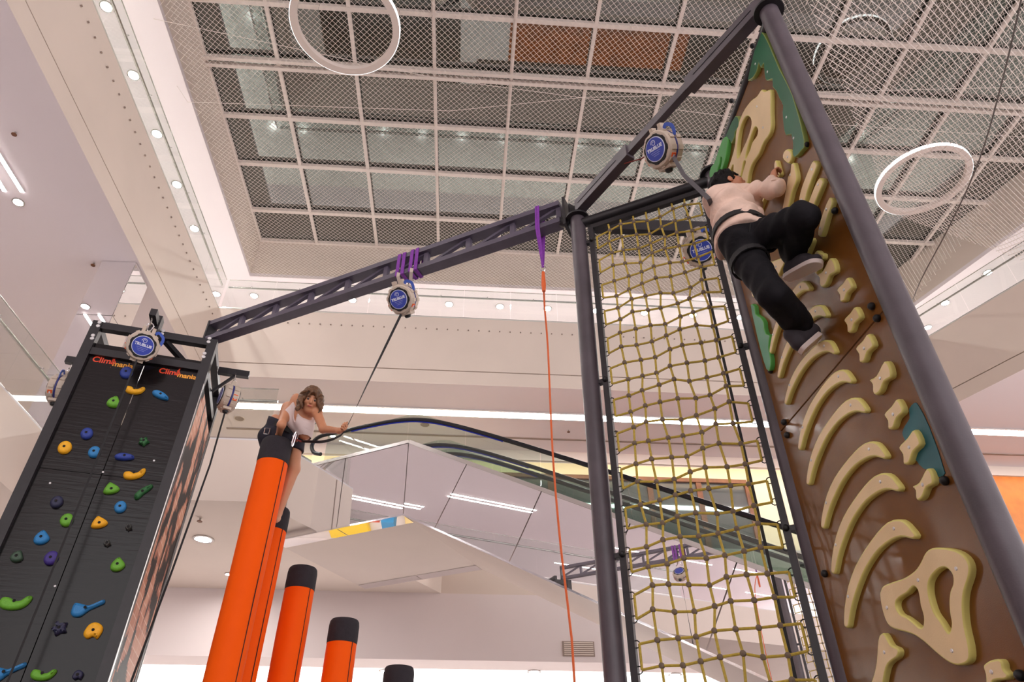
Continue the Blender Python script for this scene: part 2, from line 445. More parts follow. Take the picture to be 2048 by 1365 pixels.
# ------------------------------------------------------------------ mirrored column
cx0, cx1, cy0, cy1 = -8.63, -7.87, 12.33, 13.11
mc = thing('mirrored_column', 'square mirror-clad column on the middle floor behind the black tower', 'column', ((cx0+cx1)/2, (cy0+cy1)/2, Z2))
for k in range(3):
    za, zb = Z2+k*1.6, Z2+(k+1)*1.6-0.012
    for nm, A, B in (('front', (cx0, cy0), (cx1, cy0)), ('right', (cx1, cy0), (cx1, cy1)), ('back', (cx1, cy1), (cx0, cy1)), ('left', (cx0, cy1), (cx0, cy0))):
        MB().bar((*A, (za+zb)/2), (*B, (za+zb)/2), 0.02, zb-za).build('mirror_panel', M_MIRROR, mc)

# ------------------------------------------------------------------ lamps
def downlight(p, label, group, r=0.11, m=None):
    t = thing('downlight', label, 'downlight', p, group)
    MB().lathe([(r*1.35, 0.0), (r*1.35, -0.02), (r*1.05, -0.025), (r*1.0, -0.004)], p, n=20).build('rim', M_STEEL, t, smooth=True)
    MB().lathe([(r, -0.006), (r*0.99, -0.012)], p, n=20).build('lens', m or M_LAMP, t)
    return t
for k in range(9):
    downlight((-9.35, 20.05-3.28-k*1.86, ZC), 'recessed downlight in the ceiling of the upper left gallery', 'downlights above the upper left gallery', 0.12)
for x in (-9.5, -8.14, -4.56, -2.8, -0.99, 0.91, 2.7, 4.55, 6.39, 8.26, 10.1, 12.0, 14.0):
    downlight((x, 20.05, ZC), 'recessed downlight in the ceiling of the upper far gallery', 'downlights above the upper far gallery', 0.12)
for q in ((1890, 606), (1975, 545), (1855, 655)):
    downlight(at(*q, Z=ZC), 'recessed downlight in the ceiling of the upper right gallery', 'downlights above the upper right gallery', 0.12)
for k in range(5):
    x, y = sk((17.8, 17.5), (0.43, -0.9), 11-k*2.4)
    downlight((x, y, ZC), 'recessed downlight in the ceiling of the upper right gallery', 'downlights above the upper right gallery', 0.12)
downlight(at(407, 1078, Z=6.75), 'large round downlight in the low ceiling just left of the tallest orange pillar', 'downlights', 0.15) if False else downlight(at(407, 1078, Z=6.75), 'large round downlight in the low ceiling left of the tallest orange pillar', None, 0.15)
downlight(at(457, 1148, Z=6.75), 'small downlight in the low ceiling at the edge of the tallest orange pillar', None, 0.06)
for q, l in (((1068, 1343), 'downlight in the lowest soffit beside the orange rope'), ((772, 1341), 'downlight in the lowest soffit beside the all-black pillar top'), ((1350, 1349), 'downlight in the lowest soffit seen through the rope net')):
    downlight(at(*q, Z=5.3), l, None, 0.12)
def strip(p0, p1, label, group=None, w=0.07, z=12.8):
    p0 = Vector((*p0, z)); p1 = Vector((*p1, z))
    t = thing('linear_light', label, 'light', (p0+p1)/2, group)
    MB().bar(p0+Vector((0, 0, -0.012)), p1+Vector((0, 0, -0.012)), w+0.03, 0.02).build('housing', M_SCREW, t)
    MB().bar(p0+Vector((0, 0, -0.025)), p1+Vector((0, 0, -0.025)), w, 0.012).build('diffuser', M_STRIP, t)
for x in (-9.47, -9.82):
    strip((x, 7.4), (x, 10.32), 'slim white strip light of the pair in the left ceiling', 'paired strip lights in the left ceiling')
for y0, y1 in ((-0.3, 3.9), (8.6, 11.6)):
    for x in (-13.85, -14.15):
        strip((x, y0), (x, y1), 'slim white strip light mirrored in the escalator cladding', 'strip lights mirrored in the escalator cladding')
for y0, y1 in ((4.2, 7.4), ):
    for x in (-15.7, -16.0):
        strip((x, y0), (x, y1), 'slim white strip light mirrored in the escalator cladding', 'strip lights mirrored in the escalator cladding')
for x in (-13.0, -16.5, -20.0):  # extra strips out of view, added to brighten the left ceiling
    for y0 in (-24, -19, -14, -9):
        strip((x, y0), (x, y0+3.2), 'added unseen strip light brightening the left middle-floor hall', 'added unseen strip lights in the left hall')
for y0 in (-20, -12):  # two more added strips, also unseen, for the same ceiling
    strip((-10.5, y0), (-10.5, y0+3.2), 'added unseen strip light brightening the left middle-floor hall', 'added unseen strip lights in the left hall')
downlight((-9.69, 10.62, 12.8), 'square-rimmed downlight at the end of the paired strip lights', None, 0.09)
ls = thing('linear_light', 'long white strip light across the far ceiling of the middle floor', 'light', (4, 18.45, 12.8))
MB().box((-7.7, 18.22, 12.765), (30, 18.66, 12.79)).build('housing', M_SCREW, ls)
for i in range(13):
    MB().box((-7.65+i*2.85, 18.3, 12.755), (-7.65+i*2.85+2.84, 18.58, 12.765)).build('diffuser', M_STRIP, ls)
for q, l in (((479, 837), 'round ceiling speaker beside the right tower belay device'), ((850, 849), 'round ceiling speaker above the escalator handrail'), ((1228, 864), 'round ceiling speaker seen through the rope net')):
    p = at(*q, Z=12.8)
    t = thing('ceiling_speaker', l, 'speaker', p)
    MB().lathe([(0.16, 0), (0.16, -0.015), (0.14, -0.02)], p, n=20).build('rim', M_FASCIA, t); MB().lathe([(0.135, -0.021), (0.12, -0.024)], p, n=20).build('grille', M_GROOVE, t)
for q, z, l in (((755, 847), 12.8, 'small sprinkler head left of the escalator handrail top'), ((1137, 861), 12.8, 'small sprinkler head between orange rope and net column'), ((401, 1037), 6.75, 'small sprinkler head left of the orange pillar'), ((31, 265), 12.8, 'small sprinkler head in the upper left ceiling'), ((188, 527), 12.8, 'small sprinkler head beside the mirrored column top')):
    p = at(*q, Z=z)
    t = thing('sprinkler', l, 'sprinkler', p)
    MB().tube([p, p+Vector((0, 0, -0.06))], 0.02, 8).build('pipe', M_STEEL, t); MB().lathe([(0.05, -0.06), (0.05, -0.07)], p, n=10).build('deflector', M_WOOD, t)
def ring_lamp(c, label, R=1.25):
    c = Vector(c); t = thing('ring_pendant', label, 'pendant lamp', c)
    w, h = 0.17, 0.13
    MB().lathe([(R-w, 0), (R-w, h), (R-0.012, h), (R-0.012, 0), (R-w, 0)], c, n=96).build('ring_body', M_MULL, t, smooth=True)
    MB().lathe([(R-0.012, 0.008), (R, 0.012), (R, h-0.012), (R-0.012, h-0.008)], c, n=96, hollow=True).build('diffuser', M_RING, t, smooth=True)
    for k in range(3):
        a = 2*math.pi*k/3+0.5
        q = c+Vector((math.cos(a)*(R-w/2), math.sin(a)*(R-w/2), h))
        MB().tube([q, Vector((q.x, q.y, ZS-0.05))], 0.004, 5).build('suspension_wire', M_STEEL, t)
ring_lamp((-3.25, 8.6, 17.0), 'large ring pendant lamp below the skylight, cut by the top picture edge')
ring_lamp((12.4, 12.1, 17.0), 'ring pendant lamp at the right behind the safety net')

# ------------------------------------------------------------------ far wall windows, exit sign, grille
wn = bpy.data.objects.new('window_2', None); COL.objects.link(wn); wn.location = (6, 21.6, 9.5); struct(wn)
wx0, wx1 = at(1000, 945, Y=21.6).x, at(1490, 960, Y=21.6).x
zt = at(1240, 955, Y=21.6).z
MB().box((wx0, 21.5, zt-0.14), (wx1, 21.69, zt)).build('frame_head', M_WOOD, wn)
nx = 5
for i in range(nx+1):
    x = wx0+(wx1-wx0)*i/nx
    MB().box((x-0.09, 21.52, Z2), (x+0.09, 21.69, zt-0.14)).build('frame_post', M_WOOD, wn)
    if i < nx: MB().box((x+0.09, 21.6, Z2), (x+(wx1-wx0)/nx-0.09, 21.62, zt-0.14)).build('pane', mirror_mat('shop window glass', (0.8, 0.85, 0.85), 0.05, (0.10, 0.11, 0.11), 0.25) if i == 0 else MATS['shop window glass'], wn)
es = at(820, 883, Y=20.4)
t = thing('exit_sign', 'green emergency exit sign with white arrow above the escalator', 'sign', es)
M_EXIT = mat('exit green', rgb(0, 140, 84), 0.4, emit=0.35); M_EXW = mat('exit white', rgb(235, 250, 242), 0.4, emit=0.6)
MB().box(es+Vector((-0.17, 0, -0.085)), es+Vector((0.17, 0.03, 0.085))).build('sign_panel', M_EXIT, t)
MB().box(es+Vector((-0.1, 0.01, 0.085)), es+Vector((-0.08, 0.02, 13.0-es.z))).build('hanger', M_STEEL, t); MB().box(es+Vector((0.08, 0.01, 0.085)), es+Vector((0.1, 0.02, 13.0-es.z))).build('hanger', M_STEEL, t)
def flat(name, pts, O, e1, e2, m, parent):
    me = MB(); me.add([Vector(O)+Vector(e1)*p[0]+Vector(e2)*p[1] for p in pts], [tuple(range(len(pts)))])
    return me.build(name, m, parent)
flat('arrow', [(-.15, 0), (-.09, .05), (-.09, .02), (-.02, .02), (-.02, -.02), (-.09, -.02), (-.09, -.05)], es+Vector((0, -0.003, 0)), (1, 0, 0), (0, 0, 1), M_EXW, t)
flat('running_figure', [(.03, -.06), (.06, -.01), (.05, .03), (.03, .0), (.02, .01), (.05, .05), (.075, .05), (.08, .07), (.1, .07), (.1, .04), (.12, .02), (.11, .01), (.09, .025), (.085, -.01), (.12, -.03), (.11, -.06), (.1, -.06), (.1, -.035), (.07, -.02), (.045, -.065)], es+Vector((0, -0.003, 0)), (1, 0, 0), (0, 0, 1), M_EXW, t)
g = at(1157, 1299, Y=16.6)
t = thing('air_grille', 'grey slatted air grille in the low bulkhead beside the orange rope', 'vent', g)
MB().box(g+Vector((-0.36, -0.03, -0.16)), g+Vector((0.36, 0, 0.16))).build('frame', M_GROOVE, t)
for i in range(7): MB().box(g+Vector((-0.33, -0.045, -0.135+i*0.042)), g+Vector((0.33, -0.03, -0.115+i*0.042))).build('slat', M_FASCIA, t)
# play area far below, mirrored in the soffit strip of the escalator
for (x, y, sx, sy, h, c, l) in ((-4.9, 27, 0.85, 2.4, 0.25, (250, 215, 40), 'yellow play mat on the ground floor under the far soffit'), (-3.7, 26.2, 0.28, 0.5, 0.6, (222, 74, 40), 'red foam play block beside the yellow play mat'), (-3.05, 26.4, 0.25, 0.5, 0.9, (40, 130, 180), 'blue foam play block on the far ground floor'), (-1.6, 27, 0.9, 2.0, 0.3, (245, 220, 150), 'cream play mat on the far ground floor')):
    t = thing('play_mat' if h < 0.5 else 'play_block', l, 'play mat' if h < 0.5 else 'play block', (x, y, 0))
    m = mat('foam %d' % c[0], rgb(*c), 0.6)
    MB().box((x-sx, y-sy, 0.0), (x+sx, y+sy, h*0.85)).build('core', m, t)
    MB().box((x-sx*0.96, y-sy*0.96, h*0.85), (x+sx*0.96, y+sy*0.96, h)).build('cover', m, t)

# ------------------------------------------------------------------ escalator with mirrored cladding
EU = Vector((math.sin(math.radians(119)), math.cos(math.radians(119)), 0)); EW = Vector((-EU.y, EU.x, 0))
EA = Vector((-1.13, 11.9, 8.05)); TN = math.tan(math.radians(29.6)); EH = 1.42; EWID = 3.1
def ept(s, w=0.0, dz=0.0): return EA+EU*s+EW*w+Vector((0, 0, dz-(TN*s if s > 0 else 0)))
SMAX = 11.4
esc = thing('escalator', 'mirror-clad double escalator with black handrails descending behind the rope net', 'escalator', EA+EU*2-Vector((0, 0, 2)))
# truss core
m = MB()
sec = lambda s: [ept(s, 0.015, -EH+0.0), ept(s, EWID, -EH), ept(s, EWID, 0), ept(s, 0.015, 0)]
ss = [-2.95, 0, SMAX]; vs = [v for s in ss for v in sec(s)]; fs = []
for i in range(2):
    for k in range(4): fs.append((i*4+k, i*4+(k+1) % 4, (i+1)*4+(k+1) % 4, (i+1)*4+k))
fs += [(3, 2, 1, 0), (8, 9, 10, 11)]
m.add(vs, fs).build('truss_casing', M_TAN, esc)
# mirrored side panels, joints square to the slope
pn = Vector((0, 0, -1))
def side_panel(top0, top1, bot1, bot0):
    c = [p-EW*0.062 for p in (top0, top1)]+[p-EW*0.004 for p in (bot1, bot0)]; cc = sum(c, Vector())/4
    c = [cc+(p-cc)*(1-0.012/max(0.2, (p-cc).length)) for p in c]
    MB().add([p for p in c]+[p+EW*0.016 for p in c], [(0, 1, 2, 3), (7, 6, 5, 4), (0, 4, 5, 1), (1, 5, 6, 2), (2, 6, 7, 3), (3, 7, 4, 0)]).build('mirror_panel', M_MIRROR, esc)
sh = EH*math.cos(math.radians(30))*math.sin(math.radians(30))  # horizontal run of a joint square to the slope
side_panel(ept(-2.95), ept(-1.45), ept(-1.45, 0, -EH), ept(-2.95, 0, -EH))
side_panel(ept(-1.45), ept(0), ept(0, 0, -EH), ept(-1.45, 0, -EH))
joints = [0.0]+[1.28+1.42*k for k in range(8)]
for i in range(len(joints)-1):
    s0, s1 = joints[i], joints[i+1]
    b0 = max(0, s0-sh) if i else 0
    side_panel(ept(s0), ept(s1), ept(s1-sh, 0, -EH), ept(b0, 0, -EH))
# mirrored strips on the landing soffit
for w0, w1 in ((0.02, 0.36), (EWID-0.3, EWID-0.02)):
    for s0, s1 in ((-2.93, -1.46), (-1.44, -0.01)):
        MB().add([ept(s0, w0, -EH-0.006), ept(s1, w0, -EH-0.006), ept(s1, w1, -EH-0.006), ept(s0, w1, -EH-0.006)], [(0, 1, 2, 3)][::1]).build('soffit_mirror', M_MIRROR, esc)
# bright trim along the top of the cladding
for s0, s1 in ((-2.95, 0), (0, SMAX)):
    MB().bar(ept(s0, -0.03, 0.03), ept(s1, -0.03, 0.03), 0.09, 0.07, up=(0, 0, 1)).build('edge_trim', M_STEEL, esc)
    MB().bar(ept(s0, 0.0, -EH), ept(s1, 0.0, -EH), 0.03, 0.03).build('edge_trim', M_CHROME, esc)
def esc_curve(w, dz):
    pts = [ept(-2.3, w, dz-0.45), ept(-2.5, w, dz-0.36), ept(-2.58, w, dz-0.18), ept(-2.5, w, dz-0.04), ept(-2.3, w, dz)]
    for s in list(np.linspace(-1.9, 2.0, 14))+list(np.linspace(2.6, SMAX, 9)):
        s = float(s); pts.append(EA+EU*s+EW*w+Vector((0, 0, dz-TN*(s+math.sqrt(s*s+0.64))/2+0.02)))
    return [Vector(p) for p in catmull([tuple(p) for p in pts], 3, False)]
for n_, w in enumerate((0.16, 1.30, 1.72, 2.92)):
    c = esc_curve(w, 0.84)
    MB().tube(c, 0.042, 8).build('handrail', M_HANDRAIL, esc, smooth=True)
    c2 = [p+Vector((0, 0, -0.05)) for p in c]
    MB().tube(c2[18:54], 0.012, 6).build('handrail_sheen', M_BLUEGLOW, esc, smooth=True)  # glowing strip stands in for the blue sheen near the apex
    for s0, s1 in [(-2.2, -1.3), (-1.3, -0.2), (-0.2, 1.1)]+[(1.1+1.5*k, 2.6+1.5*k) for k in range(6)]:
        p = [ept(s0+0.006, w, 0.05), ept(s1-0.006, w, 0.05), ept(s1-0.006, w, 0.80), ept(s0+0.006, w, 0.80)]
        if s0 < 0 < s1: p = [ept(s0+0.006, w, 0.05), ept(0, w, 0.05), ept(s1-0.006, w, 0.05), ept(s1-0.006, w, 0.80), ept(0.1, w, 0.78), ept(s0+0.006, w, 0.80)]
        q = [v+EW*0.012 for v in p]; n = len(p)
        MB().add(p+q, [tuple(range(n)), tuple(range(2*n-1, n-1, -1))]+[(i, n+i, n+(i+1) % n, (i+1) % n) for i in range(n)]).build('glass_panel', M_GLASSGREEN, esc)

# ------------------------------------------------------------------ safety nets
def prism_strand(m, pts, r):
    m.tube(pts, r, 3, cap=False)
m = MB(); sp = 0.15; x0, x1, y0, y1 = -8.02, 16.3, 2.0, 18.95
zn = lambda x, y: ZC-0.05-0.35*math.sin(math.pi*min(1, max(0, (x-x0)/(x1-x0))))*math.sin(math.pi*min(1, max(0, (y-y0+8)/(y1-y0+8))))
for sgn in (1, -1):
    k = x0-(y1-y0); 
    while k < x1+(y1-y0):
        # line x = k + sgn*(y-y0)*1.0 (shifted for the other family)
        pts = []
        base = k if sgn > 0 else k+0.0
        lo, hi = y0, y1
        for y in np.linspace(lo, hi, 60):
            x = base+sgn*(y-y0)
            if x0 <= x <= x1 and x <= RU(y)[0]: pts.append((x, y, zn(x, y)))
        if len(pts) > 1:
            if len(pts) > 8: pts = [pts[int(i)] for i in np.linspace(0, len(pts)-1, 8)]
            prism_strand(m, pts, 0.0048)
        k += sp
net = m.build('safety_net', M_NET)
tag(net, 'wide white diamond-mesh safety net stretched under the whole skylight', 'safety net')
# a second, nearer net draped at the right
A = at(1575, -60, Z=10.5); B = at(1790, 430, Z=15.6); Cc = at(2180, -60, Z=12.5); D = at(2150, 560, Z=13.6)
def patch(u, v):
    p = (A*(1-u)+Cc*u)*(1-v)+(B*(1-u)+D*u)*v
    return p+Vector((0, 0, 0.35*math.sin(u*5+v*3)*v*(1-v)*2))
m = MB(); W1 = 30; H1 = 42
for sgn in (1, -1):
    for k in range(-H1, W1+H1):
        pts = []
        for j in range(H1+1):
            i = k+sgn*j*0.9
            if 0 <= i <= W1: pts.append(patch(i/W1, j/H1))
        if len(pts) > 2:
            if len(pts) > 10: pts = [pts[int(i)] for i in np.linspace(0, len(pts)-1, 10)]
            prism_strand(m, pts, 0.0065)
net2 = m.build('safety_net', M_NET)
tag(net2, 'coarser white safety net draped at the right, behind the thick black column', 'safety net')
cb = [at(2060, -80, Z=10.2), at(2005, 160, Z=10.9), at(1955, 330, Z=11.6), at(1895, 460, Z=12.4), at(1842, 560, Z=13.2), at(1822, 610, Y=16.84)]
tag(MB().tube(catmull([tuple(p) for p in cb], 4, False), 0.013, 6).build('edge_cable', M_NETD, smooth=True), 'dark edge cable of the draped net at the right', 'cable')
for q, l in ((((375, 204), (900, 222), (1165, 195)), 'thin pale cable crossing below the skylight from the left gallery'), (((880, 158), (1160, 195), (1480, 236)), 'thin pale cable crossing below the skylight towards the bone wall')):
    cp = [at(*p, Z=(17.75 if q[0][0] < 500 else 17.5)) for p in q]; dc_ = (cp[-1]-cp[0]).normalized()
    y_l = cp[0].y+dc_.y/dc_.x*(-8.3-cp[0].x); p_r = cp[-1]+dc_*((17.0-cp[-1].x)/dc_.x); x_r = RU(p_r.y)[0]+0.3
    cp = [Vector((-8.3, y_l, ZC-0.004))]+cp+[Vector((x_r, p_r.y, ZC-0.004))]     # made fast under the gallery ceilings
    tag(MB().tube(cp, 0.007, 5).build('tension_cable', M_NET), l, 'cable')
#@@RIG
# ================================================================== climbing equipment
V = Vector
ZT = 6.5
# ------------------------------------------------------------------ belay devices
M_HOUS = mat('beige device housing', rgb(205, 188, 172), 0.5, var=0.06, vscale=12)
M_DBLUE = mat('device blue label', rgb(58, 76, 178), 0.35)
M_DBAND = mat('navy rubber band', rgb(48, 50, 120), 0.5)
M_WHITEPR = mat('white print', rgb(225, 228, 245), 0.5)
M_ORSTICK = mat('orange sticker', rgb(240, 100, 40), 0.5)
M_WEB = mat('black webbing', rgb(26, 24, 26), 0.7)
M_WEBG = mat('grey webbing', rgb(88, 84, 88), 0.7)
M_PURPLE = mat('purple sling', rgb(128, 50, 160), 0.65, var=0.15, vscale=40)
M_BEIGEWEB = mat('beige sling', rgb(196, 180, 168), 0.7)
M_REDWEB = mat('red cord', rgb(120, 40, 34), 0.7)
def ribbon(m, pts, w, th=0.003, face=None, twist=0.0):
    P = [V(p) for p in pts]; n = len(P)
    vs = []; fs = []
    for i, p in enumerate(P):
        t = (P[min(i+1, n-1)]-P[max(i-1, 0)]).normalized()
        f = V(face) if face is not None else (CPOS-p)
        s = t.cross(f).normalized(); nn = s.cross(t).normalized()
        a = twist*i
        s2 = s*math.cos(a)+nn*math.sin(a); n2 = nn*math.cos(a)-s*math.sin(a)
        vs += [p+s2*w/2+n2*th/2, p-s2*w/2+n2*th/2, p-s2*w/2-n2*th/2, p+s2*w/2-n2*th/2]
    for i in range(n-1):
        for k in range(4): fs.append((i*4+k, (i+1)*4+k, (i+1)*4+(k+1) % 4, i*4+(k+1) % 4))
    fs += [(0, 1, 2, 3), (4*n-1, 4*n-2, 4*n-3, 4*n-4)]
    return m.add(vs, fs)
def carabiner(parent, p, size=0.10, plane=(1, 0, 0), m=None):
    e1 = V(plane).normalized(); c = V(p); pts = []
    for k in range(16):
        a = 2*math.pi*k/16
        pts.append(c+e1*math.cos(a)*size*0.28*(1.15 if math.sin(a) > 0 else 0.9)+V((0, 0, 1))*math.sin(a)*size*0.5)
    return MB().tube(pts, size*0.06, 6, closed=True).build('carabiner', m or M_CHROME, parent, smooth=True)
def belay_device(c, face, label, R=0.165, dep=0.19, strap=None, strapmat=None, up=(0, 0, 1), hang=None, roll=0.0, strapw=0.022, twist=0.0):
    c = V(c); f = V(face).normalized(); u = V(up); u = (u-f*u.dot(f)).normalized()
    if roll: u = Matrix.Rotation(roll, 3, f) @ u
    s = u.cross(f).normalized()    # to the right of someone looking at the face
    t = thing('auto_belay', label, 'belay device', c)
    h = dep/2
    body = MB().lathe([(R*0.72, -h*1.0), (R*0.88, -h*0.96), (R*0.99, -h*0.72), (R*0.99, -h*0.12), (R*0.94, -h*0.10), (R*0.94, h*0.10), (R*0.99, h*0.12), (R*0.99, h*0.70), (R*0.93, h*0.86), (R*0.84, h*0.90)], c, f, n=40, ref=s)
    for k in range(10):   # moulded ribs round the shell
        a = 2*math.pi*(k+0.5)/10; d = s*math.cos(a)+u*math.sin(a)
        body.obox(c+d*R*0.985+f*h*0.42, d*0.010, d.cross(f)*0.018, f*h*0.26)
        body.obox(c+d*R*0.985-f*h*0.42, d*0.010, d.cross(f)*0.018, f*h*0.26)
    for sg in (-1, 1):    # lifting lugs
        body.obox(c+u*R*1.06+s*sg*R*0.30, s*0.017, u*0.042, f*0.026)
    # flat foot around the webbing outlet
    body.obox(c-u*R*0.93, s*0.065, u*0.03, f*h*0.5)
    body.build('housing', M_HOUS, t, smooth=True)
    MB().lathe([(R*0.955, -h*0.10), (R*1.0, -h*0.085), (R*1.0, h*0.085), (R*0.955, h*0.10)], c, f, n=40).build('rubber_band', M_DBAND, t, smooth=True)
    # toothed black cover and round blue label, on both faces
    for fs_, side in ((1, 'front'), (-1, 'back')):
        m = MB(); n = 48; prof = []
        for k in range(n):
            a = 2*math.pi*k/n; rr = R*(0.84 if (k//3) % 2 else 0.79)
            prof.append((s*math.cos(a)+u*math.sin(a))*rr)
        z0, z1 = (h*0.80, h*0.98) if fs_ > 0 else (-h*0.90, -h*1.06)
        vs = [c+p+f*z0 for p in prof]+[c+p*0.96+f*z1 for p in prof]
        fsx = [(i, (i+1) % n, n+(i+1) % n, n+i) for i in range(n)]+[tuple(range(n, 2*n)), tuple(range(n-1, -1, -1))]
        if fs_ < 0: fsx = [q[::-1] for q in fsx]
        m.add(vs, fsx); m.build('cover', M_RUBBER, t)
        zz = z1
        lab = MB().lathe([(R*0.66, 0), (R*0.66, 0.004*1), (R*0.655, 0.005)], c+f*zz, f*fs_, n=40).build('label_rim', M_WHITEPR, t)
        MB().lathe([(R*0.62, 0.005), (R*0.62, 0.0065)], c+f*zz, f*fs_, n=40).build('blue_label', M_DBLUE, lab)
        if fs_ > 0:
            O = c+f*(zz+0.0075)
            text_obj('lettering', 'TRUBLUE', R*0.25, O+u*R*0.06, s, u, M_WHITEPR, lab, bold=0.002)
            pts = []
            for k in range(26):
                a = 0.6+k*0.36; rr = R*(0.06+0.0045*k)
                pts.append(O+u*R*0.34+(s*math.cos(a)+u*math.sin(a))*rr)
            ribbon(MB(), pts, R*0.03, 0.0008, face=f).build('swirl_mark', M_WHITEPR, lab)
            for j in range(3):
                MB().obox(O-u*R*(0.14+0.10*j), s*R*(0.34-0.07*j), u*R*0.012, f*0.0005).build('print_line', mat('pale blue print', rgb(150, 160, 220), 0.5) if 'pale blue print' not in MATS else MATS['pale blue print'], lab)
    # orange sticker, webbing outlet
    for a in (math.radians(-48), math.radians(200)):
        d = s*math.cos(a)+u*math.sin(a); e = d.cross(f)
        st = MB().obox(c+d*R*1.0+f*h*0.42, d*0.004, e*0.036, f*h*0.24).build('sticker', M_ORSTICK, t)
        MB().obox(c+d*(R*1.0+0.005)+f*h*0.42, d*0.001, e*0.022, f*h*0.08).build('sticker_print', M_WHITEPR, st)
    MB().lathe([(0.034, 0), (0.036, 0.02), (0.028, 0.045), (0.02, 0.05)], c-u*R*0.98, -u, n=16).build('outlet', M_RUBBER, t, smooth=True)
    # blue carry handle at one side
    hp = [c+s*R*0.45+u*R*0.98, c+s*R*0.62+u*R*1.12, c+s*R*0.95+u*R*0.92, c+s*R*1.02+u*R*0.6, c+s*R*0.96+u*R*0.35]
    ribbon(MB(), catmull([tuple(p) for p in hp], 4, False), 0.03, 0.006, face=f.cross(u)*0+f).build('carry_handle', mat('blue handle', rgb(66, 96, 190), 0.5) if 'blue handle' not in MATS else MATS['blue handle'], t)
    if hang is not None:
        hang = V(hang); mid = c+u*R*1.12
        carabiner(t, mid+(hang-mid).normalized()*0.05, 0.11, s)
        MB().tube([mid+(hang-mid).normalized()*0.09, hang], 0.007, 6).build('hanger_rod', M_STEEL, t)
    if strap:
        ribbon(MB(), strap, strapw, 0.003, twist=twist).build('webbing', strapmat or M_WEB, t)
    return t

# ------------------------------------------------------------------ black climbing tower
FL = at(187, 640, Z=ZT); FR = at(436, 680, Z=ZT)
TU = (FR-FL).normalized(); TNn = V((-TU.y, TU.x, 0)); TWD = (FR-FL).length; TD = 1.25
def tw(a, b, z): return V((FL.x, FL.y, 0))+TU*a+TNn*b+V((0, 0, z))
tower = thing('climbing_tower', 'black climbing tower with coloured holds and a brick print on its side', 'climbing tower', tw(TWD/2, TD/2, 0))
pw = 0.10
for (a, b) in ((0, 0), (TWD-pw, 0), (0, TD-pw), (TWD-pw, TD-pw)):
    MB().obox(tw(a+pw/2, b+pw/2, ZT/2), TU*pw/2, TNn*pw/2, (0, 0, ZT/2)).build('post', M_BLACK, tower)
zb2 = 6.10
for z in (ZT-0.045, zb2):
    MB().obox(tw(TWD/2, pw/2, z), TU*(TWD/2-pw), TNn*pw*0.4, (0, 0, 0.045)).build('front_beam', M_BLACK, tower)
    MB().obox(tw(TWD/2, TD-pw/2, z), TU*(TWD/2-pw), TNn*pw*0.4, (0, 0, 0.045)).build('rear_beam', M_BLACK, tower)
    for a in (pw/2, TWD-pw/2):
        MB().obox(tw(a, TD/2, z), TU*pw*0.4, TNn*(TD/2-pw), (0, 0, 0.045)).build('side_beam', M_BLACK, tower)
for sa in (TWD-0.42, 0.0):    # gusset braces in the top corners
    if sa > 0:
        MB().bar(tw(TWD-0.55, 0.06, ZT-0.10), tw(TWD-0.22, 0.35, zb2+0.12), 0.06, 0.05).build('brace', M_BLACK, tower)
        MB().bar(tw(TWD-0.08, 0.40, ZT-0.12), tw(TWD-0.30, 0.32, zb2+0.1), 0.06, 0.05).build('brace', M_BLACK, tower)
        MB().bar(tw(TWD-0.08, 0.12, ZT-0.30), tw(TWD-0.42, 0.40, zb2+0.05), 0.06, 0.05).build('brace', M_BLACK, tower)
# glossy black boards
def gloss_black():
    m = mat('glossy black board', rgb(20, 16, 17), 0.18, spec=0.3, var=0.3, vscale=60)
    nt = m.node_tree; N = nt.nodes; L = nt.links
    tc = N.new('ShaderNodeTexCoord'); mp = N.new('ShaderNodeMapping'); mp.inputs['Scale'].default_value = (1.2, 1.2, 14)
    n = N.new('ShaderNodeTexNoise'); n.inputs['Scale'].default_value = 2.2; n.inputs['Detail'].default_value = 3
    bp = N.new('ShaderNodeBump'); bp.inputs['Strength'].default_value = 0.10; bp.inputs['Distance'].default_value = 0.02
    L.new(tc.outputs['Object'], mp.inputs[0]); L.new(mp.outputs[0], n.inputs['Vector']); L.new(n.outputs['Fac'], bp.inputs['Height'])
    L.new(bp.outputs['Normal'], N['Principled BSDF'].inputs['Normal'])
    return m
M_BOARD = gloss_black()
bd = 0.055
mid = TWD*0.50
for (a0, a1) in ((pw*0.55, mid-0.004), (mid+0.004, TWD-pw*0.55)):
    for (z0, z1) in ((zb2-0.06-1.35+0.003, zb2-0.045), (zb2-0.06-3.8+0.003, zb2-0.06-1.35-0.003), (0.02, zb2-0.06-3.8-0.003)):
        c = tw((a0+a1)/2, bd, (z0+z1)/2)
        MB().obox(c, TU*(a1-a0)/2, TNn*0.009, (0, 0, (z1-z0)/2)).build('board', M_BOARD, tower, origin=c)
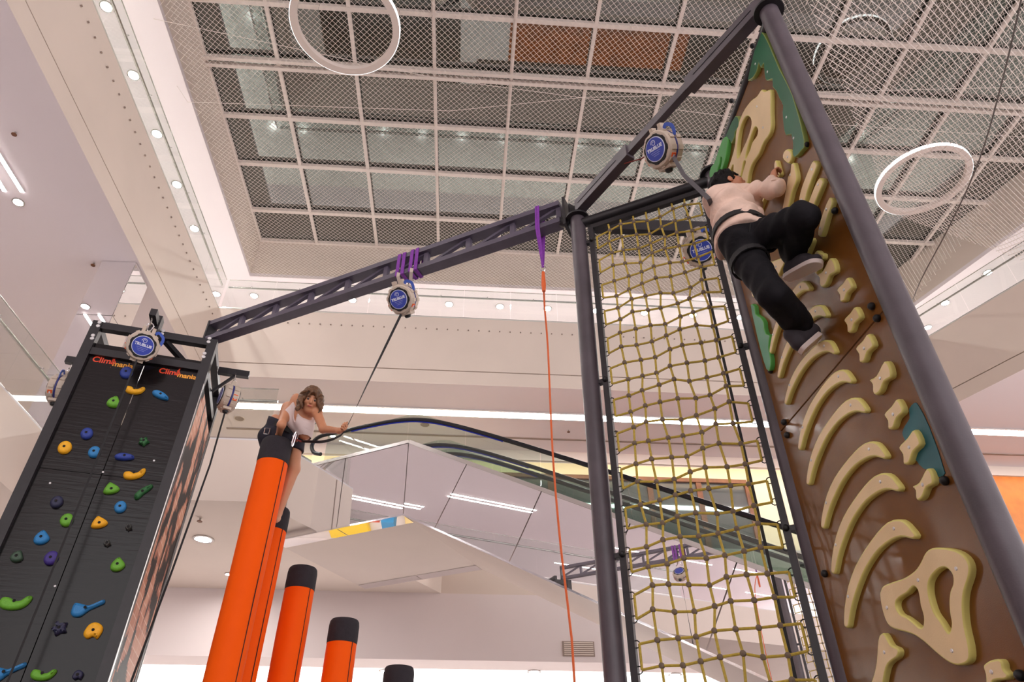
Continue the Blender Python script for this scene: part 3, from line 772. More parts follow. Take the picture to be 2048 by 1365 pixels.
# printed brick side (right), plain other sides
def brick_print():
    m = bpy.data.materials.new('broken brick print'); m.use_nodes = True
    nt = m.node_tree; N = nt.nodes; L = nt.links; b = N['Principled BSDF']; b.inputs['Roughness'].default_value = 0.45; b.inputs['Specular IOR Level'].default_value = 0.12
    g = N.new('ShaderNodeTexCoord')
    sx = N.new('ShaderNodeSeparateXYZ'); L.new(g.outputs['Object'], sx.inputs[0])
    cb = N.new('ShaderNodeCombineXYZ'); L.new(sx.outputs['Y'], cb.inputs[0]); L.new(sx.outputs['Z'], cb.inputs[1])
    br = N.new('ShaderNodeTexBrick'); br.inputs['Scale'].default_value = 2.6
    br.inputs['Color1'].default_value = (*rgb(226, 170, 140), 1); br.inputs['Color2'].default_value = (*rgb(206, 140, 110), 1); br.inputs['Mortar'].default_value = (*rgb(240, 205, 185), 1)
    br.inputs['Mortar Size'].default_value = 0.012
    L.new(cb.outputs[0], br.inputs['Vector'])
    mp = N.new('ShaderNodeMapping'); mp.inputs['Scale'].default_value = (1.0, 0.42, 1); sn = N.new('ShaderNodeVectorMath'); sn.operation = 'SNAP'; sn.inputs[1].default_value = (0.05, 0.03, 1); L.new(cb.outputs[0], sn.inputs[0]); L.new(sn.outputs[0], mp.inputs[0])
    no = N.new('ShaderNodeTexNoise'); no.inputs['Scale'].default_value = 1.5; no.inputs['Detail'].default_value = 2.5; no.inputs['Roughness'].default_value = 0.6; L.new(mp.outputs[0], no.inputs['Vector'])
    r1 = N.new('ShaderNodeValToRGB'); e = r1.color_ramp.elements
    e[0].position = 0.0; e[0].color = (0, 0, 0, 1); e[1].position = 1.0; e[1].color = (0, 0, 0, 1)
    for p, v in ((0.44, 0), (0.455, 0.6), (0.465, 1), (0.525, 1), (0.535, 0.6), (0.55, 0)):
        x = r1.color_ramp.elements.new(p); x.color = (v, v, v, 1)
    L.new(no.outputs['Fac'], r1.inputs['Fac'])
    r2 = N.new('ShaderNodeValToRGB'); r2.color_ramp.elements[0].color = (1, 1, 1, 1); r2.color_ramp.elements[1].color = (*rgb(28, 14, 12), 1)
    r2.color_ramp.elements[0].color = (*rgb(150, 52, 30), 1); r2.color_ramp.elements[0].position = 0.55; r2.color_ramp.elements[1].position = 0.95
    L.new(r1.outputs['Color'], r2.inputs['Fac'])
    mx = N.new('ShaderNodeMixRGB'); L.new(r1.outputs['Color'], mx.inputs[0]); L.new(br.outputs['Color'], mx.inputs[1]); L.new(r2.outputs['Color'], mx.inputs[2])
    L.new(mx.outputs[0], b.inputs['Base Color'])
    MATS['broken brick print'] = m
    return m
M_BRICKP = brick_print()
c = tw(TWD-0.012, TD/2, 2.95)
MB().obox(c, TU*0.008, TNn*(TD/2-pw*0.5), (0, 0, 2.93)).build('brick_print_panel', M_BRICKP, tower, origin=c)
c = tw(0.012, TD/2, 2.95)
MB().obox(c, TU*0.008, TNn*(TD/2-pw*0.5), (0, 0, 2.93)).build('side_board', M_BOARD, tower, origin=c)
c = tw(TWD/2, TD-0.012, 2.95)
MB().obox(c, TU*(TWD/2-pw*0.5), TNn*0.008, (0, 0, 2.93)).build('rear_board', M_BOARD, tower, origin=c)
for b in (0.005, TD-0.005):
    MB().obox(tw(TWD+0.002, b, 2.95), TU*0.004, TNn*0.008, (0, 0, 2.93)).build('edge_trim', M_STEEL, tower)
TF = (FL, TNn)
def dot_at(px, py, r=0.010, m=None, nm='screw', off=0.045):
    p = atp(px, py, FL+TNn*off, TNn)
    return MB().lathe([(r, 0), (r*0.8, 0.006), (0.0005, 0.008)], p, -TNn, n=10).build(nm, m or M_SCREW, tower, smooth=True)
for q in ((199, 645), (196, 652), (186, 671), (184, 677), (326, 662), (324, 668), (419, 677), (417, 684), (409, 707), (407, 714)):
    dot_at(*q, r=0.022, nm='bolt', off=-0.002)
for q in ((174, 702), (139, 789), (115, 809), (105, 860), (54, 971), (402, 734), (377, 813), (350, 895), (315, 1001), (110, 1173), (260, 1167), (250, 1195), (265, 1170), (100, 967), (206, 945), (308, 922)):
    dot_at(*q, r=0.011)
HC = {'y': rgb(246, 178, 30), 'b': rgb(44, 128, 190), 'g': rgb(104, 172, 48), 'd': rgb(44, 66, 150), 'n': rgb(40, 42, 72), 'e': rgb(44, 104, 56), 'k': rgb(70, 70, 66), 'p': rgb(64, 48, 130), 'o': rgb(60, 84, 66)}
HM = {k: mat('hold plastic '+k, v, 0.55, var=0.08, vscale=60, bump=0.25, bscale=160) for k, v in HC.items()}
SHAPES = {
 'bean': [(-1.5, -.1), (-1.3, .35), (-.6, .35), (-.1, .1), (.5, .1), (1.0, .55), (1.45, .6), (1.5, .2), (1.1, -.45), (.3, -.8), (-.7, -.8), (-1.3, -.55)],
 'round': [(math.cos(a)*.9, math.sin(a)*.95) for a in np.linspace(0, 2*math.pi, 9)[:-1]],
 'tri': [(-1, -.8), (-.95, .8), (-.2, .9), (1, .55), (.9, -.1), (0, -.75)],
 'drop': [(-.9, -.5), (-.8, .3), (0, 1.0), (.5, .6), (1, -.2), (.5, -.8), (-.3, -.9)],
 'oval': [(-1.5, .15), (-.8, .55), (.3, .5), (1.3, .1), (1.4, -.35), (.5, -.6), (-.7, -.55), (-1.4, -.3)],
 'long': [(-.7, -1.2), (-.9, -.5), (-.3, .5), (.6, 1.3), (1.0, 1.2), (.8, .6), (.2, -.3), (-.2, -1.1)],
 'bone': [(-1.6, -.2), (-1.4, .6), (-.6, .5), (.3, .3), (1.4, .75), (2.0, .95), (2.0, .5), (1.2, .1), (.4, -.3), (-.3, -.9), (-1.0, -1.0), (-1.5, -.7)],
 'star': [(-.9, -.3), (-.5, 0), (-.8, .6), (-.1, .45), (.5, .8), (.6, .2), (1, -.2), (.4, -.5), (0, -.9), (-.4, -.5)],
 'block': [(-1, -.5), (-.9, .4), (-.3, .9), (.6, .8), (1.0, .3), (.9, -.7), (.3, -.6), (-.2, -1.0), (-.7, -.9)]}
HL = [('d', 253, 747, 'round', 10), ('y', 270, 781, 'bean', 9), ('b', 322, 792, 'oval', 9), ('g', 228, 806, 'drop', 9.5), ('d', 174, 869, 'round', 9), ('y', 130, 897, 'round', 10), ('b', 189, 906, 'round', 9), ('e', 288, 885, 'star', 8), ('d', 250, 915, 'oval', 9), ('y', 269, 949, 'bean', 10), ('g', 224, 981, 'tri', 9), ('e', 286, 986, 'long', 10), ('n', 114, 1006, 'round', 9), ('g', 134, 1042, 'round', 9.5), ('b', 241, 1016, 'round', 9), ('y', 200, 1049, 'tri', 9), ('k', 258, 1057, 'star', 5), ('b', 84, 1077, 'drop', 10), ('k', 215, 1089, 'star', 5), ('o', 35, 1115, 'drop', 8), ('p', 103, 1118, 'round', 10), ('g', 236, 1131, 'drop', 10), ('g', 31, 1205, 'bean', 12.5), ('b', 172, 1218, 'bone', 11), ('n', 120, 1258, 'star', 11), ('y', 188, 1263, 'block', 11), ('b', 10, 1346, 'bone', 11), ('g', 87, 1349, 'bean', 10), ('n', 157, 1352, 'block', 6)]
PO = FL+TNn*(bd-0.009)
for (cc, px, py, sh_, sz) in HL:
    O = atp(px, py, PO, TNn); d = (O-CPOS).length; k = sz/CF*d*1.12
    rot = random.uniform(-0.25, 0.25)
    pts = [((x*math.cos(rot)-y*math.sin(rot))*k, (x*math.sin(rot)+y*math.cos(rot))*k*1.1) for x, y in SHAPES[sh_]]
    h = plate('climbing_hold', pts, [], (O, TU, V((0, 0, 1)), -TNn), 0.045, [HM[cc], HM[cc]], tower, bevel=min(0.026, k*0.4))
    MB().lathe([(0.013, 0), (0.013, 0.003), (0.006, 0.001)], O-TNn*0.045, -TNn, n=10).build('bolt_hole', M_DARKHOLE, h)
# printed logos on the front
M_LOGOR = mat('logo red', rgb(236, 70, 30), 0.4, emit=0.0); M_LOGOY = mat('logo amber', rgb(250, 170, 50), 0.4)
for (x0, y0, k_) in ((185, 719, 1.0), (318, 742, 0.97)):
    O = atp(x0, y0, PO-TNn*0.002, TNn); d = (O-CPOS).length/CF
    lg = MB().obox(atp(x0+35, y0+2, PO-TNn*0.0004, TNn), TU*d*52, V((0, 0, 1))*d*30, TNn*0.0004).build('logo_decal', M_BOARD, tower)
    text_obj('logo_word', 'Climb', d*15.5*k_, O+V((0, 0, 1))*(-d*4.0), TU, V((0, 0, 1)), M_LOGOR, lg, bold=0.0025, center=False)
    text_obj('logo_word', 'mania', d*14.0*k_, O+TU*d*33*k_+V((0, 0, 1))*(-d*7), TU, V((0, 0, 1)), M_LOGOY, lg, bold=0.0025, center=False)
    fig = [(-1, -6), (3, -3), (2, 1), (4, 4), (3.2, 6.5), (1.5, 8), (2.2, 10), (4, 10), (4.5, 7.5), (6, 9), (10, 12), (10.6, 11.4), (6.5, 6.5), (5.6, 2), (7, -1), (5, -4), (7, -7), (6, -7.4), (3, -4.6), (0, -7.4)]
    flat('logo_figure', [(x*d*k_, y*d*1.2*k_) for x, y in fig], O+TU*d*28*k_+V((0, 0, 1))*(d*4), TU, (0, 0, 1), M_LOGOR, lg)
    for a in range(7):
        an = a*0.9+0.3; q = O+TU*d*(31+11*math.cos(an))*k_+V((0, 0, 1))*d*(4+13*math.sin(an))*k_
        flat('logo_spark', [(0, 0), (d*1.6*math.cos(an)-d*.4*math.sin(an), d*1.6*math.sin(an)), (d*2.6*math.cos(an), d*2.6*math.sin(an))], q, TU, (0, 0, 1), M_LOGOR, lg)
# brackets and the three devices of the tower
def arm(name, p0, p1, w, h): return MB().bar(p0, p1, w, h).build(name, M_BLACK, tower)
bk = atp(307, 668, FL-TNn*0.02, TNn)
arm('bracket', bk+TNn*0.30+V((0, 0, 0.10)), bk-TNn*0.28+V((0, 0, 0.10)), 0.07, 0.09)
MB().obox(bk-TNn*0.02+V((0, 0, 0.09)), TU*0.05, TNn*0.06, (0, 0, 0.12)).build('bracket', M_BLACK, tower)
dc = at(285, 692, d=(atp(285, 692, FL-TNn*0.25, TNn)-CPOS).length)
belay_device(dc, CPOS-dc+V((0.3, 0, 0)), 'belay device with blue round label hanging at the front of the black tower', hang=bk-TNn*0.25+V((0, 0, 0.06)), roll=0.0,
             strap=[dc-V((0, 0, 0.19)), V((dc.x, dc.y, 4.0)), V((dc.x, dc.y, 2.0)), V((dc.x, dc.y, 0.2))], strapw=0.018)
ra = tw(TWD, TD*0.62, 5.92)
ra = atp(437, 742, tw(TWD, 0, 0), TU)
ra.z = max(5.7, ra.z)
arm('side_arm', ra, ra+TU*0.36, 0.06, 0.085); arm('arm_brace', ra-V((0, 0, 0.30)), ra+TU*0.2-V((0, 0, 0.04)), 0.03, 0.03)
dr = ra+TU*0.27-V((0, 0, 0.40))
q = (dr-CPOS).length
dr = at(458, 797, d=q)
belay_device(dr, TU*1.0+TNn*0.35, 'belay device seen side-on under the short arm right of the black tower', R=0.16, hang=dr+V((0, 0, 0.36)),
             strap=[dr-V((0, 0, 0.18)), at(420, 930, d=q*0.95), at(345, 1140, d=q*0.88), at(262, 1365, d=q*0.82)], strapw=0.02)
la = atp(160, 700, FL, TU)
arm('side_arm', tw(0.0, 0.40, 6.17), tw(-0.24, 0.40, 6.17), 0.06, 0.08)
dl = tw(-0.165, 0.40, 5.78)
belay_device(dl, -TU, 'belay device half hidden at the left edge of the black tower', R=0.16, hang=dl+V((0, 0, 0.36)))

# ------------------------------------------------------------------ orange pillars
M_ORANGE = mat('orange vinyl', rgb(255, 92, 4), 0.6, spec=0.12, var=0.04, vscale=4, bump=0.10, bscale=14)
M_CAPB = mat('black fabric cap', rgb(40, 34, 40), 0.85, var=0.15, vscale=30, bump=0.3, bscale=200)
M_SEAM = mat('dark seam', rgb(70, 26, 12), 0.8)
POLES = [((555, 884), 4.60, 0.132, 0.22, 'tallest orange padded pillar with black cap, the woman clinging to it'),
         ((553, 1020), 4.22, 0.128, 0.21, 'orange padded pillar mostly hidden behind the tallest one'),
         ((607, 1138), 3.80, 0.132, 0.20, 'orange padded pillar of middle height, right of the tallest one'),
         ((690, 1242), 3.36, 0.132, 0.20, 'short orange padded pillar with slanted black cap'),
         ((799, 1336), 2.98, 0.132, 0.20, 'lowest padded pillar, only its black cap in view')]
PP = []
for (q, z, r, ch, l) in POLES:
    p = at(*q, Z=z); PP.append(p)
    t = thing('padded_pillar', l, 'pillar', (p.x, p.y, 0))
    b0 = V((p.x, p.y, 0))
    prof = [(r*1.0, 0)]+[(r*(1.0+0.012*math.sin(k*1.7)), z*0.98*k/14-0.0) for k in range(1, 13)]+[(r, z-ch)]
    MB().lathe(prof, b0, n=36).build('orange_sleeve', M_ORANGE, t, smooth=True)
    MB().lathe([(r*1.015, z-ch-0.005), (r*1.03, z-ch+0.03), (r*1.02, z-0.05), (r*0.98, z-0.015), (r*0.9, z), (0.001, z+0.004)], b0, n=36).build('black_cap', M_CAPB, t, smooth=True)
    an = math.atan2(-p.y, -p.x)+0.75
    d = V((math.cos(an), math.sin(an), 0))
    MB().bar(b0+d*r*1.004, b0+d*r*1.004+V((0, 0, z-ch)), 0.007, 0.006, up=d).build('seam', M_SEAM, t)

# ------------------------------------------------------------------ steel frame of the triangular tower
P1, P2, P3 = [at(*q, Z=ZT) for q in ((1155, 440), (1425, 350), (1538, 25))]
fr = thing('steel_frame', 'three-legged black steel frame holding the rope net and the bone wall', 'frame', (P2.x, P2.y, 0))
RD = {1: 0.071, 2: 0.068, 3: 0.067}
for k, P in ((1, P1), (2, P2), (3, P3)):
    r = RD[k]
    MB().tube([(P.x, P.y, 0), (P.x, P.y, 2.2), (P.x, P.y, ZT)], r, 28).build('column', M_BLACKPIPE, fr, smooth=True)
    MB().lathe([(r*1.6, 0), (r*1.62, 0.006), (r*1.6, 0.02)], (P.x, P.y, ZT), n=32).build('flange', M_BLACK, fr, smooth=True)
    MB().lathe([(r*1.6, 0), (r*1.62, 0.006), (r*1.6, 0.02)], (P.x, P.y, 0), n=32).build('base_plate', M_BLACK, fr, smooth=True)
def dirxy(a, b): return V((b.x-a.x, b.y-a.y, 0)).normalized()
# box beam P1 -> P3 with sleeves
d13 = dirxy(P1, P3); L13 = (P3-P1).length; zz = ZT+0.14
def on13(t, z=zz): return V((P1.x, P1.y, z))+d13*t
MB().bar(on13(0.03), on13(L13), 0.06, 0.09).build('beam', M_BLACKPIPE, fr)
MB().bar(on13(0.03), on13(L13*0.34), 0.09, 0.15).build('beam_sleeve', M_BLACKPIPE, fr)
MB().bar(on13(L13*0.66), on13(L13+0.02), 0.09, 0.15).build('beam_sleeve', M_BLACKPIPE, fr)
for s_ in (-1, 1):
    q = d13.cross(V((0, 0, 1)))*0.047*s_
    for t0, t1 in ((0.08, L13*0.28), (L13*0.70, L13*0.96)):
        MB().bar(on13(t0)+q, on13(t1)+q, 0.004, 0.006).build('weld_seam', M_RUBBER, fr)
for (a_, b_) in ((0.05, 0.02), (0.05, 0.10)):
    MB().sphere(on13(a_, ZT+0.06+b_)-d13*0.06+d13.cross(V((0, 0, 1)))*-0.06, 0.012, 8).build('bolt', M_CHROME, fr, smooth=True)
MB().obox(on13(-0.03, ZT+0.12), d13*0.01, d13.cross(V((0, 0, 1)))*0.07, (0, 0, 0.09)).build('end_plate', M_BLACK, fr)
# round pipes P1-P2, P2-P3
MB().tube([(P1.x, P1.y, ZT-0.07), (P2.x, P2.y, ZT-0.07)], 0.05, 16).build('top_pipe', M_BLACK, fr, smooth=True)
MB().tube([(P2.x, P2.y, ZT-0.07), (P3.x, P3.y, ZT-0.07)], 0.045, 16).build('top_pipe', M_BLACK, fr, smooth=True)
# rear beam carrying the inner device
R4 = V((P1.x, P1.y+0.02, ZT-0.05)); R5 = V((2.62, 4.55, ZT-0.05))
MB().bar(R4+V((0.1, 0.0, 0)), R5, 0.07, 0.14).build('rear_beam', M_BLACK, fr)
MB().tube([(R5.x, R5.y, 0), (R5.x, R5.y, ZT)], 0.07, 20).build('column', M_BLACKPIPE, fr, smooth=True)

# ------------------------------------------------------------------ rope net
M_ROPE = mat('yellow climbing rope', rgb(200, 172, 70), 0.7, var=0.15, vscale=60, bump=0.5, bscale=250)
M_KNOT = mat('grey-brown rope connector', rgb(120, 102, 84), 0.6)
d12 = dirxy(P1, P2); n12 = V((-d12.y, d12.x, 0))
if n12.y > 0: n12 = -n12
L12 = (V((P2.x, P2.y, 0))-V((P1.x, P1.y, 0))).length
def nt_(s, z, o=0.0): return V((P1.x, P1.y, 0))+d12*s+n12*o+V((0, 0, z))
net_t = thing('climbing_net', 'yellow rope climbing net in a black frame between the two round columns', 'climbing net', nt_(L12/2, 0))
s0, s1 = RD[1]+0.055, L12-RD[2]-0.05
ztop = ZT-0.17
MB().bar(nt_(s0, 0.1), nt_(s0, ztop), 0.045, 0.05, up=n12).build('frame_bar', M_BLACK, net_t)
MB().bar(nt_(s1, 0.1), nt_(s1, ztop), 0.045, 0.05, up=n12).build('frame_bar', M_BLACK, net_t)
MB().bar(nt_(s0, ztop), nt_(s1, ztop), 0.05, 0.045, up=n12).build('frame_bar', M_BLACK, net_t)
MB().bar(nt_(s0, 0.12), nt_(s1, 0.12), 0.05, 0.045, up=n12).build('frame_bar', M_BLACK, net_t)
for z in (6.15, 4.6, 3.2, 1.6):
    for s_, sg in ((s0, -1), (s1, 1)):
        MB().bar(nt_(s_, z), nt_(s_+sg*0.07, z), 0.04, 0.035).build('clamp', M_BLACK, net_t)
        MB().sphere(nt_(s_, z, 0.03), 0.022, 8).build('clamp_bolt', M_RUBBER, net_t, smooth=True)
NC = 7; NR = 30; e0, e1 = s0+0.045, s1-0.045
cols = [e0+(e1-e0)*(i+1)/(NC+1) for i in range(NC)]
zr = [ztop-0.12-0.148*j for j in range(NR)]
off = {}
def kn(i, j):
    if (i, j) not in off: off[(i, j)] = (random.uniform(-.012, .012), random.uniform(-.014, .014), random.uniform(-.012, .012))
    o = off[(i, j)]; wave = 0.02*math.sin(j*0.9+i*1.3)
    return nt_(cols[i]+o[0], zr[j]+o[1]+wave*0.4, o[2]+wave)
ROPE = 0.0085
for i in range(NC):
    pts = [nt_(cols[i], ztop-0.01)]+[kn(i, j) for j in range(NR)]+[nt_(cols[i], 0.16)]
    MB().tube(pts, ROPE, 6).build('vertical_rope', M_ROPE, net_t, smooth=True)
for j in range(NR):
    pts = [nt_(e0, zr[j]-0.02)]+[kn(i, j) for i in range(NC)]+[nt_(e1, zr[j]-0.01)]
    MB().tube(pts, ROPE, 6).build('horizontal_rope', M_ROPE, net_t, smooth=True)
for j in range(0, NR-1, 2):
    for e, z in ((e0, -0.02), (e1, -0.01)):
        MB().tube([nt_(e, zr[j]+z), nt_(e, zr[j+1]+z)], ROPE, 6).build('edge_loop', M_ROPE, net_t)
        for jj in (j, j+1):
            c = nt_(e+(-0.018 if e == e0 else 0.018), zr[jj]+z); pts = [c+d12*0.022*math.cos(a)+V((0, 0, 0.022*math.sin(a))) for a in np.linspace(0, 2*math.pi, 11)[:-1]]
            MB().tube(pts, 0.004, 5, closed=True).build('ring', M_RUBBER, net_t)
kme = MB().lathe([(0.006, -0.019), (0.017, -0.012), (0.019, 0), (0.017, 0.012), (0.006, 0.019)], (0, 0, 0), n12, n=10).build('rope_connector', M_KNOT, net_t, smooth=True)
first = True
for i in range(NC):
    for j in range(NR):
        if first: o = kme; first = False
        else:
            o = kme.copy(); COL.objects.link(o); o.parent = net_t
        o.location = kn(i, j)-V(net_t.location)

# ------------------------------------------------------------------ bone wall
XW = P2.x-0.035
M_BROWN = mat('glossy brown plywood', rgb(118, 74, 28), 0.26, spec=0.35, var=0.16, vscale=3.0, coat=0.12, bump=0.06, bscale=220)
M_BONE = mat('bone panel face', rgb(240, 212, 164), 0.42, var=0.05, vscale=6, bump=0.08, bscale=150)
M_BONE_E = mat('bone panel yellow edge', rgb(228, 216, 126), 0.42)
M_LEAF = mat('dark green panel', rgb(6, 100, 62), 0.3, var=0.12, vscale=4); M_LEAF_E = mat('pale green edge', rgb(150, 170, 90), 0.4)
M_LEAF2 = mat('bright green panel', rgb(64, 166, 70), 0.4, var=0.08, vscale=5); M_LEAF2E = mat('bright green edge', rgb(96, 190, 90), 0.4)
M_TEAL = mat('teal painted bush', rgb(24, 100, 110), 0.45, var=0.12, vscale=4)
bw = thing('bone_climbing_wall', 'glossy brown climbing wall with cream dinosaur bone holds', 'climbing wall', (XW, (P2.y+P3.y)/2, 0))
def wz(px, py): p = at(px, py, X=XW); return (p.y, p.z)
def w2(pts, o=(0, 0), sc=1.0): return [wz(o[0]+x/sc, o[1]+y/sc) for x, y in pts]
ya, yb = P3.y+RD[3]*0.8, P2.y-0.03
sa, sb = wz(1573, 850), wz(1760, 630)
sl = (sb[1]-sa[1])/(sb[0]-sa[0]); zs = lambda y: sa[1]+sl*(y-sa[0])
WF = (V((XW, 0, 0)), V((0, 1, 0)), V((0, 0, 1)), V((-1, 0, 0)))
plate('panel', [(ya, zs(ya)+0.004), (yb, zs(yb)+0.004), (yb, ZT-0.05), (ya, ZT-0.05)], [], WF, 0.0, [M_BROWN, M_BROWN], bw, bevel=0.004, back=-0.02, sub=1, smooth=False)
zm2 = 2.05
plate('panel', [(ya, zm2+0.004), (yb, zm2+0.004), (yb, zs(yb)-0.004), (ya, zs(ya)-0.004)], [], WF, 0.0, [M_BROWN, M_BROWN], bw, bevel=0.004, back=-0.02, sub=1, smooth=False)
plate('panel', [(ya, 0.05), (yb, 0.05), (yb, zm2-0.004), (ya, zm2-0.004)], [], WF, 0.0, [M_BROWN, M_BROWN], bw, bevel=0.004, back=-0.02, sub=1, smooth=False)
def bolt(px, py, par, h):
    p = at(px, py, X=XW-h); MB().lathe([(0.009, 0), (0.007, 0.003), (0.0005, 0.004)], p, (-1, 0, 0), n=8).build('screw', M_SCREW, par, smooth=True)
def bone(pts, holes=(), o=(0, 0), sc=1.0, h=0.028, screws=(), nm='bone_hold', mats=None, bev=0.008, sub=3, base=0.0, dz=0):
    # outlines are read at the raised front face
    f = lambda L: [(lambda p: (p.y, p.z))(at(o[0]+x/sc, o[1]+y/sc, X=XW-h)) for x, y in L]
    ob = plate(nm, f(pts), [f(q) for q in holes], WF, h, mats or [M_BONE, M_BONE_E], bw, bevel=bev, back=base, sub=sub)
    for (x, y) in screws: bolt(o[0]+x/sc, o[1]+y/sc, ob, h)
    return ob
Z6 = dict(o=(1640, 1040), sc=4.2); Z3_ = dict(o=(1440, 700), sc=2.0526); ZM = dict(o=(1380, 320), sc=3.412); ZU = dict(o=(1380, 0), sc=2.626); ZV = dict(o=(1400, 0), sc=3.793); ZR = dict(o=(1700, 500), sc=2.73)
bone([(505, 600), (500, 640), (520, 760), (560, 870), (620, 920), (760, 960), (860, 1020), (960, 1110), (1060, 1190), (1140, 1225), (1215, 1215), (1255, 1170), (1250, 1060), (1215, 900), (1200, 740), (1210, 610), (1250, 480), (1255, 390), (1215, 310), (1130, 255), (1020, 235), (930, 240), (880, 280), (840, 360), (790, 430), (700, 490), (600, 525), (530, 555)],
     [[(790, 565), (815, 590), (830, 650), (840, 720), (865, 810), (862, 890), (835, 905), (780, 860), (720, 815), (670, 790), (640, 740), (640, 690), (680, 650), (730, 620), (765, 580)],
      [(1030, 405), (1075, 420), (1110, 470), (1112, 540), (1090, 600), (1080, 680), (1085, 780), (1100, 870), (1085, 945), (1060, 930), (1010, 850), (960, 780), (925, 680), (910, 590), (920, 510), (970, 440)]],
     screws=((823, 508), (1143, 412), (562, 740), (1108, 1102)), nm='skull_hold', **Z6)
RIB = [(195, 870), (200, 740), (230, 560), (290, 390), (370, 250), (470, 110), (560, 20), (640, -5), (700, 10), (760, 70), (802, 130), (785, 165), (740, 158), (680, 148), (600, 175), (500, 250), (420, 355), (360, 465), (300, 625), (262, 765), (243, 880), (230, 912), (208, 905)]
rib2 = [(lambda p: (p.y, p.z))(at(1640+x/4.2, 1040+y/4.2, X=XW-0.026)) for x, y in RIB]
def yz(q): p = at(*q, X=XW-0.026); return complex(p.y, p.z)
rA, rB = yz((1691.9, 1257)), yz((1830, 1073))
RIBS = [((1691.9, 1257), (1830, 1073)), ((1665.6, 1149), (1799, 978)), ((1644.6, 1058), (1771.5, 914)), ((1615, 971), (1731.5, 822)), ((1598, 901), (1703.5, 763)), ((1570, 810), (1670, 706)), ((1556, 757), (1653, 632)), ((1540, 708), (1619, 578))]
for (qa, qb) in RIBS:
    a_, b_ = yz(qa), yz(qb); tr = (b_-a_)/(rB-rA)
    pts = [a_+(complex(*p)-rA)*tr for p in rib2]
    ob = plate('rib_hold', [(p.real, p.imag) for p in pts], [], WF, 0.026, [M_BONE, M_BONE_E], bw, bevel=0.010, sub=2)
    for f in (complex(*[(lambda p: (p.y, p.z))(at(1640+620/4.2, 1040+75/4.2, X=XW-0.026))][0]), complex(*[(lambda p: (p.y, p.z))(at(1640+235/4.2, 1040+645/4.2, X=XW-0.026))][0])):
        w = a_+(f-rA)*tr
        MB().lathe([(0.009, 0), (0.007, 0.003), (0.0005, 0.004)], (XW-0.026, w.real, w.imag), (-1, 0, 0), n=8).build('screw', M_SCREW, ob, smooth=True)
STAR = [(95, 465), (123, 525), (92, 562), (75, 608), (50, 612), (46, 572), (30, 540), (65, 500)]
STAR2 = [(178, 620), (205, 640), (214, 698), (180, 722), (160, 770), (135, 788), (122, 770), (120, 735), (106, 712), (140, 690)]
for (cx, cy, sc, st) in ((1652, 546, .95, 1), (1688, 580, .9, 0), (1703, 640, .95, 0), (1728, 697, 1.05, 0), (1760, 757, 1.1, 1), (1786, 829, 1.12, 0), (1818, 895, 1.28, 0), (1845, 970, 1.05, 1)):
    pts = STAR if st == 0 else STAR2; c0 = (75, 540) if st == 0 else (160, 704)
    bone([(cx+(x-c0[0])/2.73*sc, cy+(y-c0[1])/2.73*sc) for x, y in pts], h=0.028, screws=((cx, cy),), nm='vertebra_hold', bev=0.010)
bone([(515, 955), (545, 970), (590, 1050), (640, 1075), (660, 1110), (645, 1160), (600, 1190), (555, 1250), (520, 1425), (490, 1560), (360, 1560), (400, 1425), (440, 1330), (470, 1200), (485, 1010)], screws=((540, 1115),), **Z6)
bone([(1380, 1210), (1430, 1180), (1500, 1172), (1530, 1210), (1540, 1260), (1580, 1305), (1560, 1345), (1500, 1350), (1450, 1365), (1430, 1420), (1395, 1400), (1385, 1300), (1368, 1240)], screws=((1440, 1280),), nm='vertebra_hold', **Z6)
for P_, sc_ in (([(545, 857), (552, 885), (560, 925), (555, 960), (535, 1010), (520, 1075), (505, 1112), (483, 1110), (490, 1060), (505, 980), (512, 930), (525, 905), (530, 862)], ((525, 920),)),
               ([(648, 843), (667, 870), (640, 940), (615, 1010), (600, 1070), (580, 1078), (568, 1065), (580, 1000), (605, 930), (630, 870)], ((640, 890), (585, 1050))),
               ([(677, 935), (700, 955), (675, 1020), (650, 1080), (630, 1130), (606, 1110), (625, 1050), (650, 985)], ((672, 970),)),
               ([(730, 1038), (748, 1065), (725, 1130), (705, 1200), (690, 1243), (670, 1235), (675, 1190), (695, 1120)], ((715, 1100), (682, 1200))),
               ([(510, 782), (530, 800), (532, 830), (518, 860), (500, 850), (485, 830), (490, 800)], ((512, 825),)),
               ([(452, 843), (462, 880), (472, 915), (462, 932), (448, 915), (440, 880), (443, 850)], ())):
    bone(P_, screws=sc_, h=0.028, bev=0.009, sub=2, **ZU)
bone([(465, 680), (490, 692), (525, 680), (537, 705), (537, 860), (540, 950), (525, 1020), (480, 1085), (445, 1170), (400, 1235), (372, 1310), (350, 1420), (300, 1420), (325, 1300), (345, 1230), (330, 1228), (315, 1300), (290, 1400), (250, 1380), (252, 1250), (225, 1300), (195, 1325), (235, 1210), (262, 1110), (275, 990), (320, 860), (380, 770), (430, 730)],
     [[(345, 885), (378, 893), (388, 945), (362, 1040), (322, 1130), (295, 1192), (280, 1180), (290, 1050), (312, 950)],
      [(418, 962), (437, 985), (430, 1030), (395, 1080), (377, 1140), (345, 1205), (352, 1150), (365, 1100), (382, 1045), (398, 1000)]], nm='jaw_hold', screws=((432, 808), (478, 968)), bev=0.008, **ZV)
